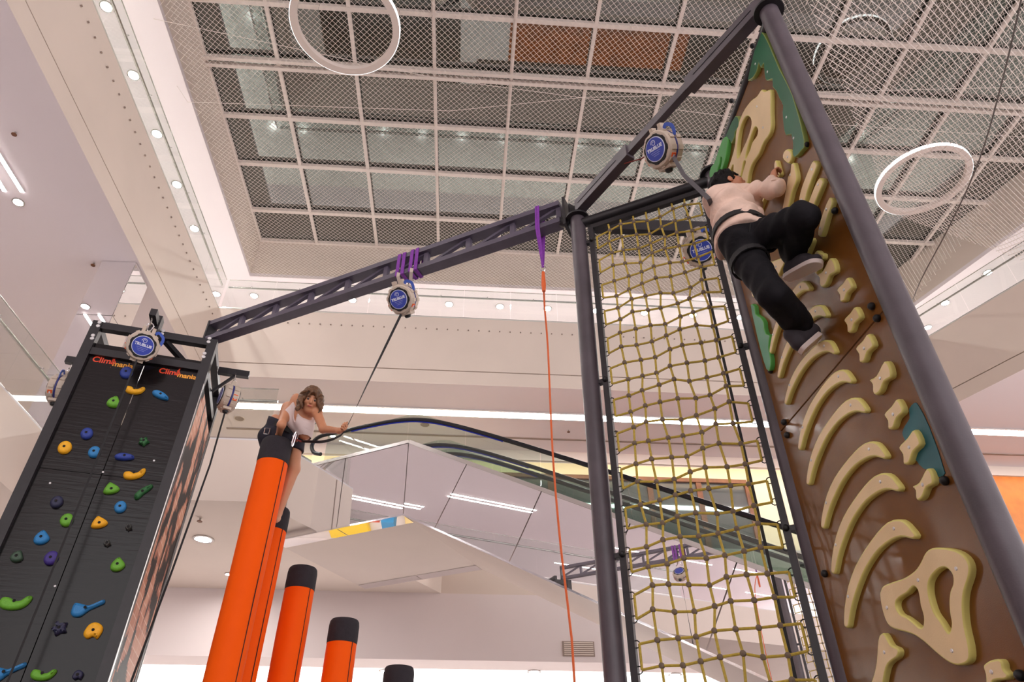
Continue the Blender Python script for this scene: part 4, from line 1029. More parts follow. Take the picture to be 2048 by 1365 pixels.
bone([(462, 235), (520, 330), (600, 520), (700, 720), (790, 1060), (770, 1140), (715, 1195), (700, 1150), (705, 1110), (690, 1020), (650, 1028), (632, 950), (625, 850), (628, 800), (600, 745), (578, 692), (550, 660), (548, 600), (515, 612), (495, 600), (485, 520), (482, 478), (460, 515), (445, 478), (430, 540), (400, 590), (375, 606), (362, 600), (400, 430), (436, 300)],
     nm='leaf_panel', mats=[M_LEAF, M_LEAF_E], screws=((420, 485), (512, 545), (655, 890), (710, 1048)), h=0.03, bev=0.005, sub=2, **ZV)
bone([(265, 882), (292, 900), (290, 960), (265, 1000), (260, 1040), (235, 1090), (225, 1060), (190, 1050), (215, 980)], nm='leaf_panel', mats=[M_LEAF, M_LEAF_E], h=0.03, bev=0.005, sub=2, **ZV)
bone([(185, 1040), (210, 1050), (203, 1130), (190, 1210), (160, 1300), (115, 1380), (70, 1340), (80, 1270), (105, 1240), (130, 1170), (160, 1080)], [[(155, 1190), (165, 1210), (150, 1290), (135, 1310), (130, 1290), (148, 1240)]], nm='leaf_panel', mats=[M_LEAF2, M_LEAF2E], h=0.035, bev=0.007, sub=2, **ZV)
bone([(352, 835), (375, 855), (432, 970), (518, 1220), (470, 1236), (440, 1205), (400, 1195), (360, 1150), (340, 1100), (300, 1040), (285, 1000), (300, 960), (325, 920), (322, 870)], nm='painted_bush', mats=[M_TEAL, M_TEAL], h=0.003, bev=0.001, sub=2, **ZR)
bone([(412, 990), (440, 1000), (445, 1050), (480, 1075), (502, 1110), (505, 1150), (518, 1188), (542, 1200), (535, 1280), (550, 1365), (545, 1430), (520, 1430), (480, 1300), (440, 1130)], nm='leaf_panel', mats=[MATS['pale green edge'] if False else mat('teal green panel', rgb(70, 150, 110), 0.4), M_LEAF2E], h=0.03, bev=0.006, sub=2, **ZM)
bone([(505, 705), (560, 692), (628, 668), (645, 700), (622, 745), (600, 792), (575, 765), (540, 740)], screws=((585, 730),), h=0.028, sub=2, **ZM)
bone([(865, 618), (885, 635), (908, 642), (905, 680), (880, 700), (870, 770), (850, 775), (838, 720), (842, 650)], h=0.028, sub=2, **ZM)
bone([(812, 535), (835, 548), (820, 600), (790, 668), (768, 672), (775, 625)], h=0.028, sub=2, bev=0.008, **ZM)
bone([(425, 870), (445, 880), (442, 930), (428, 938), (418, 910)], h=0.04, sub=2, bev=0.006, **ZM)
bone([(600, 525), (640, 535), (630, 570), (585, 572), (582, 545)], h=0.028, sub=2, bev=0.008, **ZM)
bone([(385, 260), (408, 265), (405, 290), (388, 285)], h=0.028, sub=2, bev=0.006, **ZM)
bone([(520, 225), (500, 280), (470, 350), (450, 350), (458, 300), (480, 240), (500, 215)], h=0.028, sub=2, bev=0.006, **ZM)
for q in ((1463, 202), (1505, 92), (1570, 205), (1613, 290), (1670, 422), (1743, 613), (1754, 637), (1889, 962), (2040, 1352), (1649, 1148), (1568, 845), (1574, 871), (1541, 742)):
    p = at(*q, X=XW-0.01); MB().sphere(p, 0.021, 10).build('clamp_bolt', M_RUBBER, bw, smooth=True)

# ------------------------------------------------------------------ truss from the tower to the net column
TA = V((-3.18, 6.86, 0)); TB = V((P1.x-0.03, P1.y+0.05, 0)); dT = (TB-TA).normalized(); LT = (TB-TA).length
trs = thing('truss_beam', 'dark lattice truss from the black tower to the net column', 'truss', (TA+TB)/2+V((0, 0, 6.5)))
sT = dT.cross(V((0, 0, 1)))
def tt(s, z, o=0.0): return TA+dT*s+sT*o+V((0, 0, z))
zl, zu = 6.56, 6.80
MB().bar(tt(0, zl), tt(LT-0.12, zl), 0.12, 0.06).build('chord', M_TRUSS, trs)
MB().bar(tt(0, zu), tt(LT-0.12, zu), 0.12, 0.06).build('chord', M_TRUSS, trs)
nb = 9; bl = (LT-0.14)/nb
for i in range(nb+1):
    if i: MB().bar(tt(i*bl, zl+0.03), tt(i*bl, zu-0.03), 0.05, 0.05, up=dT).build('upright', M_TRUSS, trs)
    if i < nb:
        a_, b_ = (zl+0.03, zu-0.03) if i % 2 == 0 else (zl+0.03, zu-0.03)
        MB().bar(tt(i*bl+0.02, a_), tt((i+1)*bl-0.03, b_), 0.04, 0.03).build('diagonal', M_TRUSS, trs)
MB().obox(tt(LT-0.06, 6.62), dT*0.012, sT*0.10, (0, 0, 0.19)).build('end_plate', M_BLACK, trs)
MB().tube([tt(LT-0.16, 6.6), tt(LT-0.02, 6.5)], 0.05, 12).build('end_pin', M_BLACK, trs, smooth=True)
MB().obox(tt(0.02, 6.68), dT*0.012, sT*0.07, (0, 0, 0.15)).build('end_plate', M_BLACK, trs)
# device on the truss, hung in two slings
def s_at(px, py):
    p = atp(px, py, TA, sT); return (p-TA).dot(dT)
sd1, sd2 = s_at(805, 560), s_at(832, 545)
dT_c = tt((sd1+sd2)/2-0.06, 6.21, -0.0)
dv = at(806, 599, d=(dT_c-CPOS).length)
hand_w = None
for k, (s_, l, bx) in enumerate(((sd1, 'left purple sling round the truss above the hanging belay device', 0.03), (sd2, 'right purple sling round the truss above the hanging belay device', 0.05))):
    t = thing('sling', l, 'sling', tt(s_, 6.7))
    for j in (-1, 1):
        o_ = 0.03*j
        loop = [tt(s_+o_, zu+0.036, -0.066), tt(s_+o_, zu+0.036, 0.066), tt(s_+o_*1.1, zl-0.036, 0.068), tt(s_+o_, zl-0.04, -0.068), tt(s_+o_, zu+0.036, -0.066)]
        for a_, b_ in zip(loop[:-1], loop[1:]):
            fc = sT if abs((b_-a_).z) > 0.05 else V((0, 0, 1))
            ribbon(MB(), [a_, b_], 0.04, 0.007, face=fc).build('webbing_loop', M_PURPLE, t)
    e_ = dv+V((0, 0, 0.19))+dT*(-0.05 if k == 0 else 0.07)
    ribbon(MB(), [tt(s_, zl-0.02, 0.082), tt(s_, zl-0.075, 0.085), e_], 0.035, 0.006).build('tail', M_BEIGEWEB, t)
    if k: carabiner(t, e_+V((0, 0, 0.02)), 0.09, dT)
WH = at(692, 857, Y=5.17)     # the woman's fist on the webbing
strap_w = [dv-V((0, 0, 0.2)), dv*0.66+WH*0.34-V((0, 0, 0.13)), dv*0.33+WH*0.67-V((0, 0, 0.065)), WH]
hn = at(604, 884, Y=5.62)
cr = catmull([tuple(p) for p in (strap_w+[at(672, 876, Y=5.22), at(645, 884, Y=5.36), at(622, 884, Y=5.50), hn])], 5, False)
belay_device(dv, (CPOS-dv).normalized()+V((-0.55, 0.0, -0.05)), 'belay device slung from the middle of the truss, its webbing held by the woman', R=0.150, dep=0.18, strap=[V(p) for p in cr], strapw=0.024, twist=0.12)
# purple sling with orange rope
so = s_at(1080, 450)
t = thing('sling', 'long purple sling on the truss carrying the orange rope', 'sling', tt(so, 6.6))
so_end = at(1086, 535, d=(tt(so, 6.0)-CPOS).length)
for j in (-1, 1):
    ribbon(MB(), [tt(so+j*0.012, zu+0.04, 0.066), tt(so+j*0.012, zl-0.03, 0.072), so_end], 0.022, 0.006).build('webbing_loop', M_PURPLE, t)
    ribbon(MB(), [tt(so+j*0.012, zu+0.04, -0.066), tt(so+j*0.012, zl-0.03, -0.072), so_end], 0.022, 0.006).build('webbing_loop', M_PURPLE, t)
ribbon(MB(), [tt(so, zu+0.04, -0.066), tt(so, zu+0.04, 0.07)], 0.045, 0.006, face=(0, 0, 1)).build('webbing_loop', M_PURPLE, t)
carabiner(t, so_end-V((0, 0, 0.02)), 0.08, dT)
M_OROPE = mat('orange rope', rgb(240, 110, 50), 0.6, bump=0.4, bscale=300)
q = (so_end-CPOS).length
rp = [so_end-V((0, 0, 0.05)), at(1089, 610, d=q*0.99), at(1096, 700, d=q*0.965), at(1105, 900, d=q*0.89), at(1120, 1080, d=q*0.84), at(1140, 1250, d=q*0.80), at(1150, 1380, d=q*0.78)]
bt = rp[-1]; rp.append(V((bt.x+0.03, bt.y, 0.02)))
rope = thing('orange_rope', 'thin orange rope hanging from the purple sling left of the net column', 'rope', V((bt.x, bt.y, 0.01)))
MB().tube([V(p) for p in catmull([tuple(p) for p in rp], 4, False)], 0.0085, 6).build('rope_line', M_OROPE, rope, smooth=True)
MB().tube([so_end-V((0, 0, 0.06)), so_end-V((0, 0, 0.22)), so_end-V((0, 0, 0.3))], [0.014, 0.022, 0.016], 8).build('knot', M_OROPE, rope, smooth=True)
# device on the box beam above the bone wall, tied with red cord
sb_ = atp(1320, 255, V((P1.x, P1.y, 0)), d13.cross(V((0, 0, 1))))
dB = at(1326, 299, d=(sb_-CPOS).length-0.16)
CL_H = at(1418, 398, X=1.46)
tB = belay_device(dB, (CPOS-dB).normalized()+V((-0.85, 0.15, 0.15)), 'belay device under the box beam beside the climber, tied with red cord', R=0.155, dep=0.19, roll=-0.35, strap=[dB-V((0, 0, 0.12))+V((0.06, -0.03, 0)), (dB+CL_H)/2-V((0, 0, 0.05)), CL_H], strapmat=M_WEBG, strapw=0.03)
rc = atp(1240, 305, V((P1.x, P1.y, 0)), d13.cross(V((0, 0, 1))))
mb = MB(); sd = d13.cross(V((0, 0, 1)))
for k in range(3):
    o_ = rc+d13*(0.03*k-0.03); o_.z = zz
    mb.tube([o_+sd*0.04+V((0, 0, .055)), o_-sd*0.04+V((0, 0, .055)), o_-sd*0.04-V((0, 0, .055)), o_+sd*0.04-V((0, 0, .055))], 0.007, 6, closed=True)
mb.tube([V((rc.x, rc.y, zz-0.05)), (V((rc.x, rc.y, zz-0.05))+dB)/2-V((0, 0, 0.02)), dB+(rc-dB).normalized()*0.14], 0.006, 6)
mb.build('tie_cord', M_REDWEB, tB, smooth=True)
MB().tube([dB+V((-0.03, 0.0, 0.16)), V((sb_.x, sb_.y, zz-0.05))], 0.012, 6).build('hanger_rod', M_CHROME, tB)
# device inside the frame, seen through the net
dI = at(1397, 500, Y=4.55)
belay_device(dI, CPOS-dI+V((1.6, 0, -0.2)), 'belay device hanging inside the frame, seen through the rope net', R=0.155, dep=0.19, roll=0.3, hang=V((dI.x, 4.55, ZT-0.12)), strap=[dI-V((0, 0, 0.19)), V((dI.x+0.003, dI.y, 4.5)), V((dI.x, dI.y, 2.9)), V((dI.x, dI.y, 0.3))], strapw=0.022, twist=0.0)
# ================================================================== people (implicit surfaces -> one continuous skin)
def smin(a, b, k):
    h = np.clip(0.5+0.5*(b-a)/k, 0, 1)
    return b+(a-b)*h-k*h*(1-h)
class Field:
    def __init__(s, h=0.007): s.P = []; s.h = h
    def cone(s, a, b, ra, rb=None, k=0.02): s.P.append(('c', np.array(a, float), np.array(b, float), ra, ra if rb is None else rb, k)); return s
    def ell(s, c, r, axes=None, k=0.02):
        A = np.eye(3) if axes is None else np.array([list(v) for v in axes], float)
        s.P.append(('e', np.array(c, float), A, np.array(r, float), 0, k)); return s
    def sub(s, c, r, k=0.01): s.P.append(('s', np.array(c, float), r, 0, 0, k)); return s
    def cut(s, p, n): s.P.append(('p', np.array(p, float), np.array(n, float)/np.linalg.norm(n), 0, 0, 0)); return s   # removes the side n points to
    def post(s, c, r): s.P.append(('y', np.array(c, float), r, 0, 0, 0)); return s
    def cutell(s, c, r, axes): s.P.append(('x', np.array(c, float), np.array([list(v) for v in axes], float), np.array(r, float), 0, 0)); return s
    def grown(s, g, sel=None):
        f = Field(s.h)
        for i, q in enumerate(s.P):
            if sel is not None and i not in sel: continue
            if q[0] == 'c': f.P.append(('c', q[1], q[2], q[3]+g, q[4]+g, q[5]))
            elif q[0] == 'e': f.P.append(('e', q[1], q[2], q[3]+g, 0, q[5]))
        return f
    def mesh(s, name, wob=0.0, wfreq=40.0):
        lo = np.full(3, 1e9); hi = -lo
        for q in s.P:
            if q[0] == 'c':
                r = max(q[3], q[4]); lo = np.minimum(lo, np.minimum(q[1], q[2])-r); hi = np.maximum(hi, np.maximum(q[1], q[2])+r)
            elif q[0] == 'e':
                r = max(q[3]); lo = np.minimum(lo, q[1]-r); hi = np.maximum(hi, q[1]+r)
        lo -= 0.03; hi += 0.03; h = s.h
        n = np.ceil((hi-lo)/h).astype(int)+1
        ax = [lo[i]+h*np.arange(n[i]) for i in range(3)]
        F = np.full(tuple(n), 0.5, np.float32)
        def block(c0, c1):
            i0 = np.maximum(0, np.floor((c0-lo)/h).astype(int)); i1 = np.minimum(n, np.ceil((c1-lo)/h).astype(int)+1)
            sl = tuple(slice(i0[i], i1[i]) for i in range(3))
            return sl, np.meshgrid(*[ax[i][sl[i]] for i in range(3)], indexing='ij', sparse=True)
        for q in s.P:
            if q[0] == 'c':
                a, b, ra, rb, k = q[1:]; pad = max(ra, rb)+k+4*h
                sl, (X, Y, Z) = block(np.minimum(a, b)-pad, np.maximum(a, b)+pad)
                d = b-a; L2 = max(d@d, 1e-9)
                t = np.clip(((X-a[0])*d[0]+(Y-a[1])*d[1]+(Z-a[2])*d[2])/L2, 0, 1)
                D = np.sqrt((X-a[0]-t*d[0])**2+(Y-a[1]-t*d[1])**2+(Z-a[2]-t*d[2])**2)-(ra+t*(rb-ra))
                F[sl] = smin(F[sl], D, max(k, 1e-4))
            elif q[0] in 'ex':
                c, A, r, _, k = q[1:]; pad = max(r)+k+4*h
                sl, (X, Y, Z) = block(c-pad, c+pad)
                l = [((X-c[0])*A[i][0]+(Y-c[1])*A[i][1]+(Z-c[2])*A[i][2]) for i in range(3)]
                k0 = np.sqrt(sum((l[i]/r[i])**2 for i in range(3))); k1 = np.sqrt(sum((l[i]/r[i]**2)**2 for i in range(3)))+1e-9
                D = k0*(k0-1)/k1
                if q[0] == 'e': F[sl] = smin(F[sl], D, max(k, 1e-4))
                else: F[sl] = np.maximum(F[sl], -D)
            elif q[0] == 's':
                c, r, _, _, k = q[1:]; sl, (X, Y, Z) = block(c-r-0.04, c+r+0.04)
                D = np.sqrt((X-c[0])**2+(Y-c[1])**2+(Z-c[2])**2)-r
                F[sl] = -smin(-F[sl], D, k)
            elif q[0] == 'y':      # upright round post keeps clear of the body
                c, r = q[1], q[2]; X, Y, Z = np.meshgrid(*ax, indexing='ij', sparse=True)
                D = np.maximum(np.sqrt((X-c[0])**2+(Y-c[1])**2)-r, Z-c[2])
                F = np.maximum(F, (-D).astype(np.float32))
            elif q[0] == 'p':
                c, nn = q[1], q[2]
                X, Y, Z = np.meshgrid(*ax, indexing='ij', sparse=True)
                F = np.maximum(F, ((X-c[0])*nn[0]+(Y-c[1])*nn[1]+(Z-c[2])*nn[2]).astype(np.float32))
        if wob:
            X, Y, Z = np.meshgrid(*ax, indexing='ij', sparse=True)
            F = F+(wob*(np.sin(wfreq*(Y*0.55+Z*0.8)+2.2*np.sin(X*17+Z*9))*0.6+np.sin(wfreq*0.8*(X*0.7-Z*0.6)+1.8*np.sin(Y*15+Z*12))*0.4)).astype(np.float32)
        # surface nets
        I = F < 0; c8 = [(i, j, k) for i in (0, 1) for j in (0, 1) for k in (0, 1)]
        m = np.array(F.shape)-1
        cnt = sum(I[i:i+m[0], j:j+m[1], k:k+m[2]].astype(np.int8) for i, j, k in c8)
        cell = np.argwhere((cnt > 0) & (cnt < 8)); idx = -np.ones(tuple(m), np.int64); idx[tuple(cell.T)] = np.arange(len(cell))
        acc = np.zeros((len(cell), 3)); num = np.zeros(len(cell))
        for a in c8:
            for axn in range(3):
                if a[axn]: continue
                b = list(a); b[axn] = 1
                fa = F[cell[:, 0]+a[0], cell[:, 1]+a[1], cell[:, 2]+a[2]]; fb = F[cell[:, 0]+b[0], cell[:, 1]+b[1], cell[:, 2]+b[2]]
                mm = (fa < 0) != (fb < 0); t = np.where(mm, fa/np.where(fa == fb, 1, fa-fb), 0)
                p = np.array(a, float)[None, :].repeat(len(cell), 0); p[:, axn] += t
                acc += p*mm[:, None]; num += mm
        vs = lo+h*(cell+acc/num[:, None])
        faces = []
        for axn in range(3):
            o1, o2 = [(1, 2), (2, 0), (0, 1)][axn]
            sl0 = [slice(None)]*3; sl1 = [slice(None)]*3; sl0[axn] = slice(0, -1); sl1[axn] = slice(1, None)
            ch = I[tuple(sl0)] != I[tuple(sl1)]
            e = np.argwhere(ch)
            e = e[(e[:, o1] > 0) & (e[:, o2] > 0) & (e[:, o1] < m[o1]) & (e[:, o2] < m[o2])]
            u1 = np.zeros(3, int); u1[o1] = 1; u2 = np.zeros(3, int); u2[o2] = 1
            q = np.stack([idx[tuple((e-u1-u2).T)], idx[tuple((e-u2).T)], idx[tuple(e.T)], idx[tuple((e-u1).T)]], 1)
            ins = I[tuple(e.T)]
            q[~ins] = q[~ins][:, ::-1]
            faces.append(q)
        fa = np.concatenate(faces); fa = fa[(fa >= 0).all(1)]
        # light smoothing
        N = len(vs)
        for _ in range(2):
            sm = np.zeros_like(vs); ct = np.zeros(N)
            for i in range(4):
                np.add.at(sm, fa[:, i], vs[fa[:, (i+1) % 4]]); np.add.at(ct, fa[:, i], 1)
                np.add.at(sm, fa[:, (i+1) % 4], vs[fa[:, i]]); np.add.at(ct, fa[:, (i+1) % 4], 1)
            vs = vs*0.5+0.5*sm/np.maximum(ct, 1)[:, None]
        me = bpy.data.meshes.new(name)
        me.from_pydata(vs.tolist(), [], fa.tolist())
        me.polygons.foreach_set('use_smooth', [True]*len(me.polygons))
        me.update()
        return me
def put(name, me, m, parent=None, origin=None):
    o = V(origin) if origin is not None else (WLOC(parent) if parent else V((0, 0, 0)))
    me.transform(Matrix.Translation(-o)); me.materials.clear(); me.materials.append(m)
    return link(name, me, parent, o)
def frame3(f, u):
    f = V(f).normalized(); u = V(u); u = (u-f*u.dot(f)).normalized(); s = f.cross(u).normalized()   # s = the person's right
    return s, f, u
def head(F, c, f, u, k=1.0):
    s, f, u = frame3(f, u); c = V(c); A = (s, f, u)
    F.ell(c+u*0.022*k-f*0.008*k, (0.072*k, 0.092*k, 0.090*k), A, 0.02)
    F.ell(c-u*0.040*k+f*0.028*k, (0.054*k, 0.062*k, 0.078*k), A, 0.03)
    F.cone(c-u*0.100*k+f*0.058*k+s*0.010*k, c-u*0.100*k+f*0.058*k-s*0.010*k, 0.020*k, None, 0.03)
    for g in (-1, 1):
        F.cone(c+s*g*0.034*k+f*0.072*k-u*0.022*k, c+s*g*0.044*k+f*0.058*k-u*0.03*k, 0.018*k, None, 0.02)
        F.ell(c+s*g*0.076*k-u*0.012*k-f*0.006*k, (0.010*k, 0.019*k, 0.031*k), A, 0.006)
        F.sub(c+s*g*0.031*k+f*0.106*k+u*0.006*k, 0.017*k, 0.010)
    F.cone(c+f*0.086*k+u*0.008*k, c+f*0.104*k-u*0.026*k, 0.008*k, 0.0135*k, 0.010)
    F.cone(c+f*0.084*k-u*0.058*k+s*0.016*k, c+f*0.084*k-u*0.058*k-s*0.016*k, 0.011*k, None, 0.010)
    F.sub(c+f*0.103*k-u*0.0585*k+s*0.010*k, 0.006*k, 0.006); F.sub(c+f*0.105*k-u*0.0585*k-s*0.010*k, 0.006*k, 0.006)
    return s, f, u
def face_parts(person, c, fr3, k, brow, lip, white, iris):
    s, f, u = fr3; c = V(c)
    for g in (-1, 1):
        e = c+s*g*0.031*k+f*0.0805*k+u*0.005*k
        ob = MB().sphere(e, 0.0118*k, 12).build('eye', white, person, smooth=True)
        MB().lathe([(0.0078*k, 0), (0.007*k, 0.0015), (0.0002, 0.002)], e+f*0.0108*k-u*0.004, f, n=12).build('iris', iris, ob)
        MB().tube([c+s*g*0.014*k+f*0.096*k+u*0.024*k, c+s*g*0.030*k+f*0.094*k+u*0.030*k, c+s*g*0.048*k+f*0.080*k+u*0.024*k], [0.003, 0.0038, 0.002], 6).build('eyebrow', brow, person, smooth=True)
    MB().tube([c+s*0.024*k+f*0.086*k-u*0.056*k, c+s*0.010*k+f*0.0955*k-u*0.057*k, c-s*0.010*k+f*0.0955*k-u*0.057*k, c-s*0.024*k+f*0.086*k-u*0.056*k], [0.002, 0.0052, 0.0052, 0.002], 6).build('lips', lip, person, smooth=True)
def hand(F, w, d, pn, side, curl=0.9, k=1.0, spread=0.06, thumb=0.7):
    """w wrist, d pointing along the hand, pn palm normal (fingers curl towards it), side: direction of the thumb"""
    d = V(d).normalized(); pn = V(pn); pn = (pn-d*pn.dot(d)).normalized(); sd = V(side); sd = (sd-d*sd.dot(d)-pn*sd.dot(pn)).normalized()
    w = V(w)
    F.ell(w+d*0.045*k, (0.046*k, 0.036*k, 0.016*k), (d, sd, pn), 0.015)
    F.cone(w-d*0.02*k, w+d*0.03*k, 0.024*k, 0.022*k, 0.02)
    for i, (o, L, r) in enumerate(((0.030, 0.070, .0088), (0.010, 0.078, .0092), (-0.010, 0.073, .0088), (-0.029, 0.058, .0078))):
        p = w+d*(0.082-0.004*abs(i-1))*k+sd*o*k; dd = (d+sd*spread*(o/0.03)).normalized()
        a = curl*(0.55+0.08*i)
        for seg, fr_ in ((0, 0.45), (1, 0.32), (2, 0.23)):
            q = p+(dd*math.cos(a)+pn*math.sin(a))*L*k*fr_*1.05
            F.cone(p, q, r*k*(1-0.06*seg), r*k*(0.93-0.06*seg), 0.005); p = q; a += curl*0.85
    p = w+d*0.028*k+sd*0.030*k; t1 = p+(d*0.6+sd*0.75+pn*0.35*thumb).normalized()*0.038*k; t2 = t1+(d*0.75+sd*0.1+pn*0.7*thumb).normalized()*0.032*k
    F.cone(p, t1, 0.0135*k, 0.0105*k, 0.012); F.cone(t1, t2, 0.0105*k, 0.0085*k, 0.006)
M_SKIN = mat('warm skin', rgb(206, 142, 106), 0.5, var=0.04, vscale=12); M_SKIN2 = mat('fair skin', rgb(198, 134, 102), 0.5, var=0.04, vscale=12)
M_HAIRB = mat('brown hair', rgb(108, 74, 48), 0.45, var=0.5, vscale=60, bump=0.6, bscale=160); M_HAIRK = mat('black hair', rgb(18, 15, 16), 0.5, spec=0.2, var=0.3, vscale=60, bump=0.6, bscale=160)
M_TOP = mat('off white knit', rgb(232, 212, 208), 0.85, bump=0.2, bscale=220); M_SHORT = mat('dark navy shorts', rgb(34, 31, 44), 0.8, var=0.15, vscale=25, bump=0.25, bscale=60)
M_SHIRT = mat('peach cotton shirt', rgb(234, 203, 186), 0.85, var=0.06, vscale=12, bump=0.5, bscale=26); M_PANTS = mat('black trousers', rgb(24, 22, 26), 0.8, spec=0.2, var=0.2, vscale=14, bump=0.5, bscale=22)
M_EYEW = mat('eye white', rgb(150, 128, 116), 0.4); M_IRIS = mat('dark iris', rgb(34, 22, 16), 0.3); M_LIP = mat('lips', rgb(186, 92, 84), 0.45)
M_SHOE = mat('charcoal canvas', rgb(52, 46, 52), 0.8, var=0.1, vscale=40); M_SOLE = mat('pale rubber sole', rgb(222, 206, 200), 0.6); M_LACE = mat('white laces', rgb(230, 222, 214), 0.8); M_SOCK = mat('grey sock', rgb(92, 84, 88), 0.9)

# ------------------------------------------------------------------ woman on the tallest pillar
def wj(x, y, Y): return at(x, y, Y=Y)
pel = wj(563, 872, 5.76); waist = wj(580, 851, 5.69); chest = wj(602, 834, 5.59); neck = wj(611, 823, 5.53); hd = wj(622, 800, 5.45)
rs, re_, rw = wj(577, 816, 5.62), wj(563, 850, 5.46), at(557, 873, Z=4.648)
ls_, le, lw = wj(633, 824, 5.50), wj(647, 859, 5.40), wj(679, 862, 5.215)
WB = Field(0.0065)
up_t = (V(neck)-V(pel)).normalized(); sd_t = (V(rs)-V(ls_)).normalized(); fw_t = up_t.cross(sd_t).normalized()
if fw_t.y > 0: fw_t = -fw_t
AX = (sd_t, fw_t, up_t)
WB.ell(pel, (0.140, 0.100, 0.090), AX, 0.05)                # 0
WB.ell(waist, (0.112, 0.086, 0.10), AX, 0.06)               # 1
WB.ell(chest, (0.130, 0.095, 0.115), AX, 0.05)              # 2
for g in (-1, 1): WB.ell(V(chest)+sd_t*g*0.055+fw_t*0.065-up_t*0.01, (0.055, 0.05, 0.052), AX, 0.03)   # 3,4
WB.cone(rs, ls_, 0.048, 0.048, 0.05)                         # 5
WB.cone(V(neck)-up_t*0.03, V(hd)-V((0, 0, 0.03)), 0.045, 0.042, 0.03)   # 6
hl = wj(588, 878, 5.73); hr = wj(538, 873, 5.75)
kl, kr = wj(588, 938, 5.84), wj(546, 938, 5.93)
al, ar_ = V((kl.x-0.07, kl.y+0.05, kl.z-0.40)), V((kr.x+0.03, kr.y+0.02, kr.z-0.40))
nt0 = len(WB.P)
WB.cone(hl, kl, 0.080, 0.052, 0.04).cone(hr, kr, 0.080, 0.052, 0.04)   # 7,8 thighs
WB.cone(kl, al, 0.052, 0.036, 0.03).cone(kr, ar_, 0.052, 0.036, 0.03)
for a in (al, ar_): WB.cone(a-V((0, 0, 0.02)), a+V((0.01, -0.06, -0.09)), 0.034, 0.026, 0.02).cone(a+V((0.01, -0.03, -0.07)), a+V((0.02, -0.11, -0.11)), 0.030, 0.022, 0.02)
WB.cone(rs, re_, 0.046, 0.037, 0.03).cone(re_, rw, 0.037, 0.025, 0.02)
WB.cone(ls_, le, 0.045, 0.036, 0.03).cone(le, lw, 0.036, 0.024, 0.02)
lwd = (V(lw)-V(le)).normalized()
hand(WB, V(lw)+lwd*0.01, lwd+V((0.1, 0, 0.35)), (0.2, -0.9, 0.2), (0, 0, 1), curl=1.7, k=0.92)
hand(WB, V(rw), (0.12, 0.95, -0.10), (0, 0.05, -1), (1, -0.2, 0), curl=0.16, k=0.92, spread=0.2)
hfr = head(WB, hd, (0.26, -0.80, -0.52), (0.16, -0.30, 0.9), 0.97)
WB.post((PP[0].x, PP[0].y, 4.605), 0.140)
woman = put('person', WB.mesh('person'), M_SKIN, None, origin=V((pel.x, pel.y, 4.6)))
tag(woman, 'person in white halter top and dark shorts clinging atop the tallest orange pillar', 'person')
face_parts(woman, hd, hfr, 0.97, M_HAIRB, M_LIP, M_EYEW, M_IRIS)
T = WB.grown(0.010, sel={1, 2, 3, 4}); T.ell(V(chest)-sd_t*0.0+up_t*0.06, (0.085, 0.088, 0.07), AX, 0.04)
BP = at(575, 855, Y=5.66); BN = V((0.40, -0.25, 0.85)).normalized(); T.cut(BP-BN*0.045, -BN).cut(V(neck)-up_t*0.015, up_t)
for g in (-1, 1): T.cut(V(chest)+sd_t*g*0.135+up_t*0.03, sd_t*g+up_t*0.55)
T.cutell(V(chest)+fw_t*0.125+up_t*0.045, (0.022, 0.05, 0.05), AX)
put('halter_top', T.mesh('halter_top'), M_TOP, woman)
Sx = WB.grown(0.020, sel={0, nt0, nt0+1}); Sx.cone(V(waist)-up_t*0.03, pel, 0.115, 0.14, 0.05)
Sx.cut(BP+BN*0.028, BN); Sx.cut(V(pel)-V((0, 0, 0.150)), (0, 0, -1))
Sx.post((PP[0].x, PP[0].y, 4.605), 0.140)
put('shorts', Sx.mesh('shorts', 0.004, 55), M_SHORT, woman)
hs, hf, hu = hfr; H = Field(0.006); hk = 0.97
H.ell(V(hd)+hu*0.034-hf*0.018, (0.088, 0.102, 0.096), (hs, hf, hu), 0.02)
H.cutell(V(hd)+hf*0.085-hu*0.045, (0.064, 0.075, 0.088), (hs, hf, hu))
for i in range(20):
    a = -2.2+i*4.4/19; r0 = V(hd)+hs*math.sin(a)*0.082-hf*(math.cos(a)*0.07)+hu*0.03
    if abs(a) > 1.9: r0 = V(hd)+hs*math.sin(a)*0.080+hf*0.03+hu*0.05
    L = random.uniform(0.12, 0.21) if math.sin(a) > -0.3 else random.uniform(0.10, 0.17)
    pth = [r0]
    for j in range(1, 7):
        t = j/6; pth.append(r0+hs*math.sin(a)*0.02*t+V((0, 0.0, -1))*L*t+V((math.sin(i*1.7+t*7)*0.014, math.cos(i*2.3+t*6)*0.014-0.02*t, 0)))
    for j in range(6): H.cone(pth[j], pth[j+1], 0.021-0.002*j, 0.019-0.002*j, 0.012)
for sx_ in (0.2, -0.2, 0.6):   # fringe
    r0 = V(hd)+hu*0.105+hf*0.05+hs*sx_*0.05
    H.cone(r0, r0+hf*0.045-hu*0.035+hs*sx_*0.05, 0.02, 0.014, 0.012).cone(r0+hf*0.045-hu*0.035+hs*sx_*0.05, r0+hf*0.045-hu*0.075+hs*sx_*0.13, 0.014, 0.008, 0.01)
put('hair', H.mesh('hair', 0.005, 150), M_HAIRB, woman)
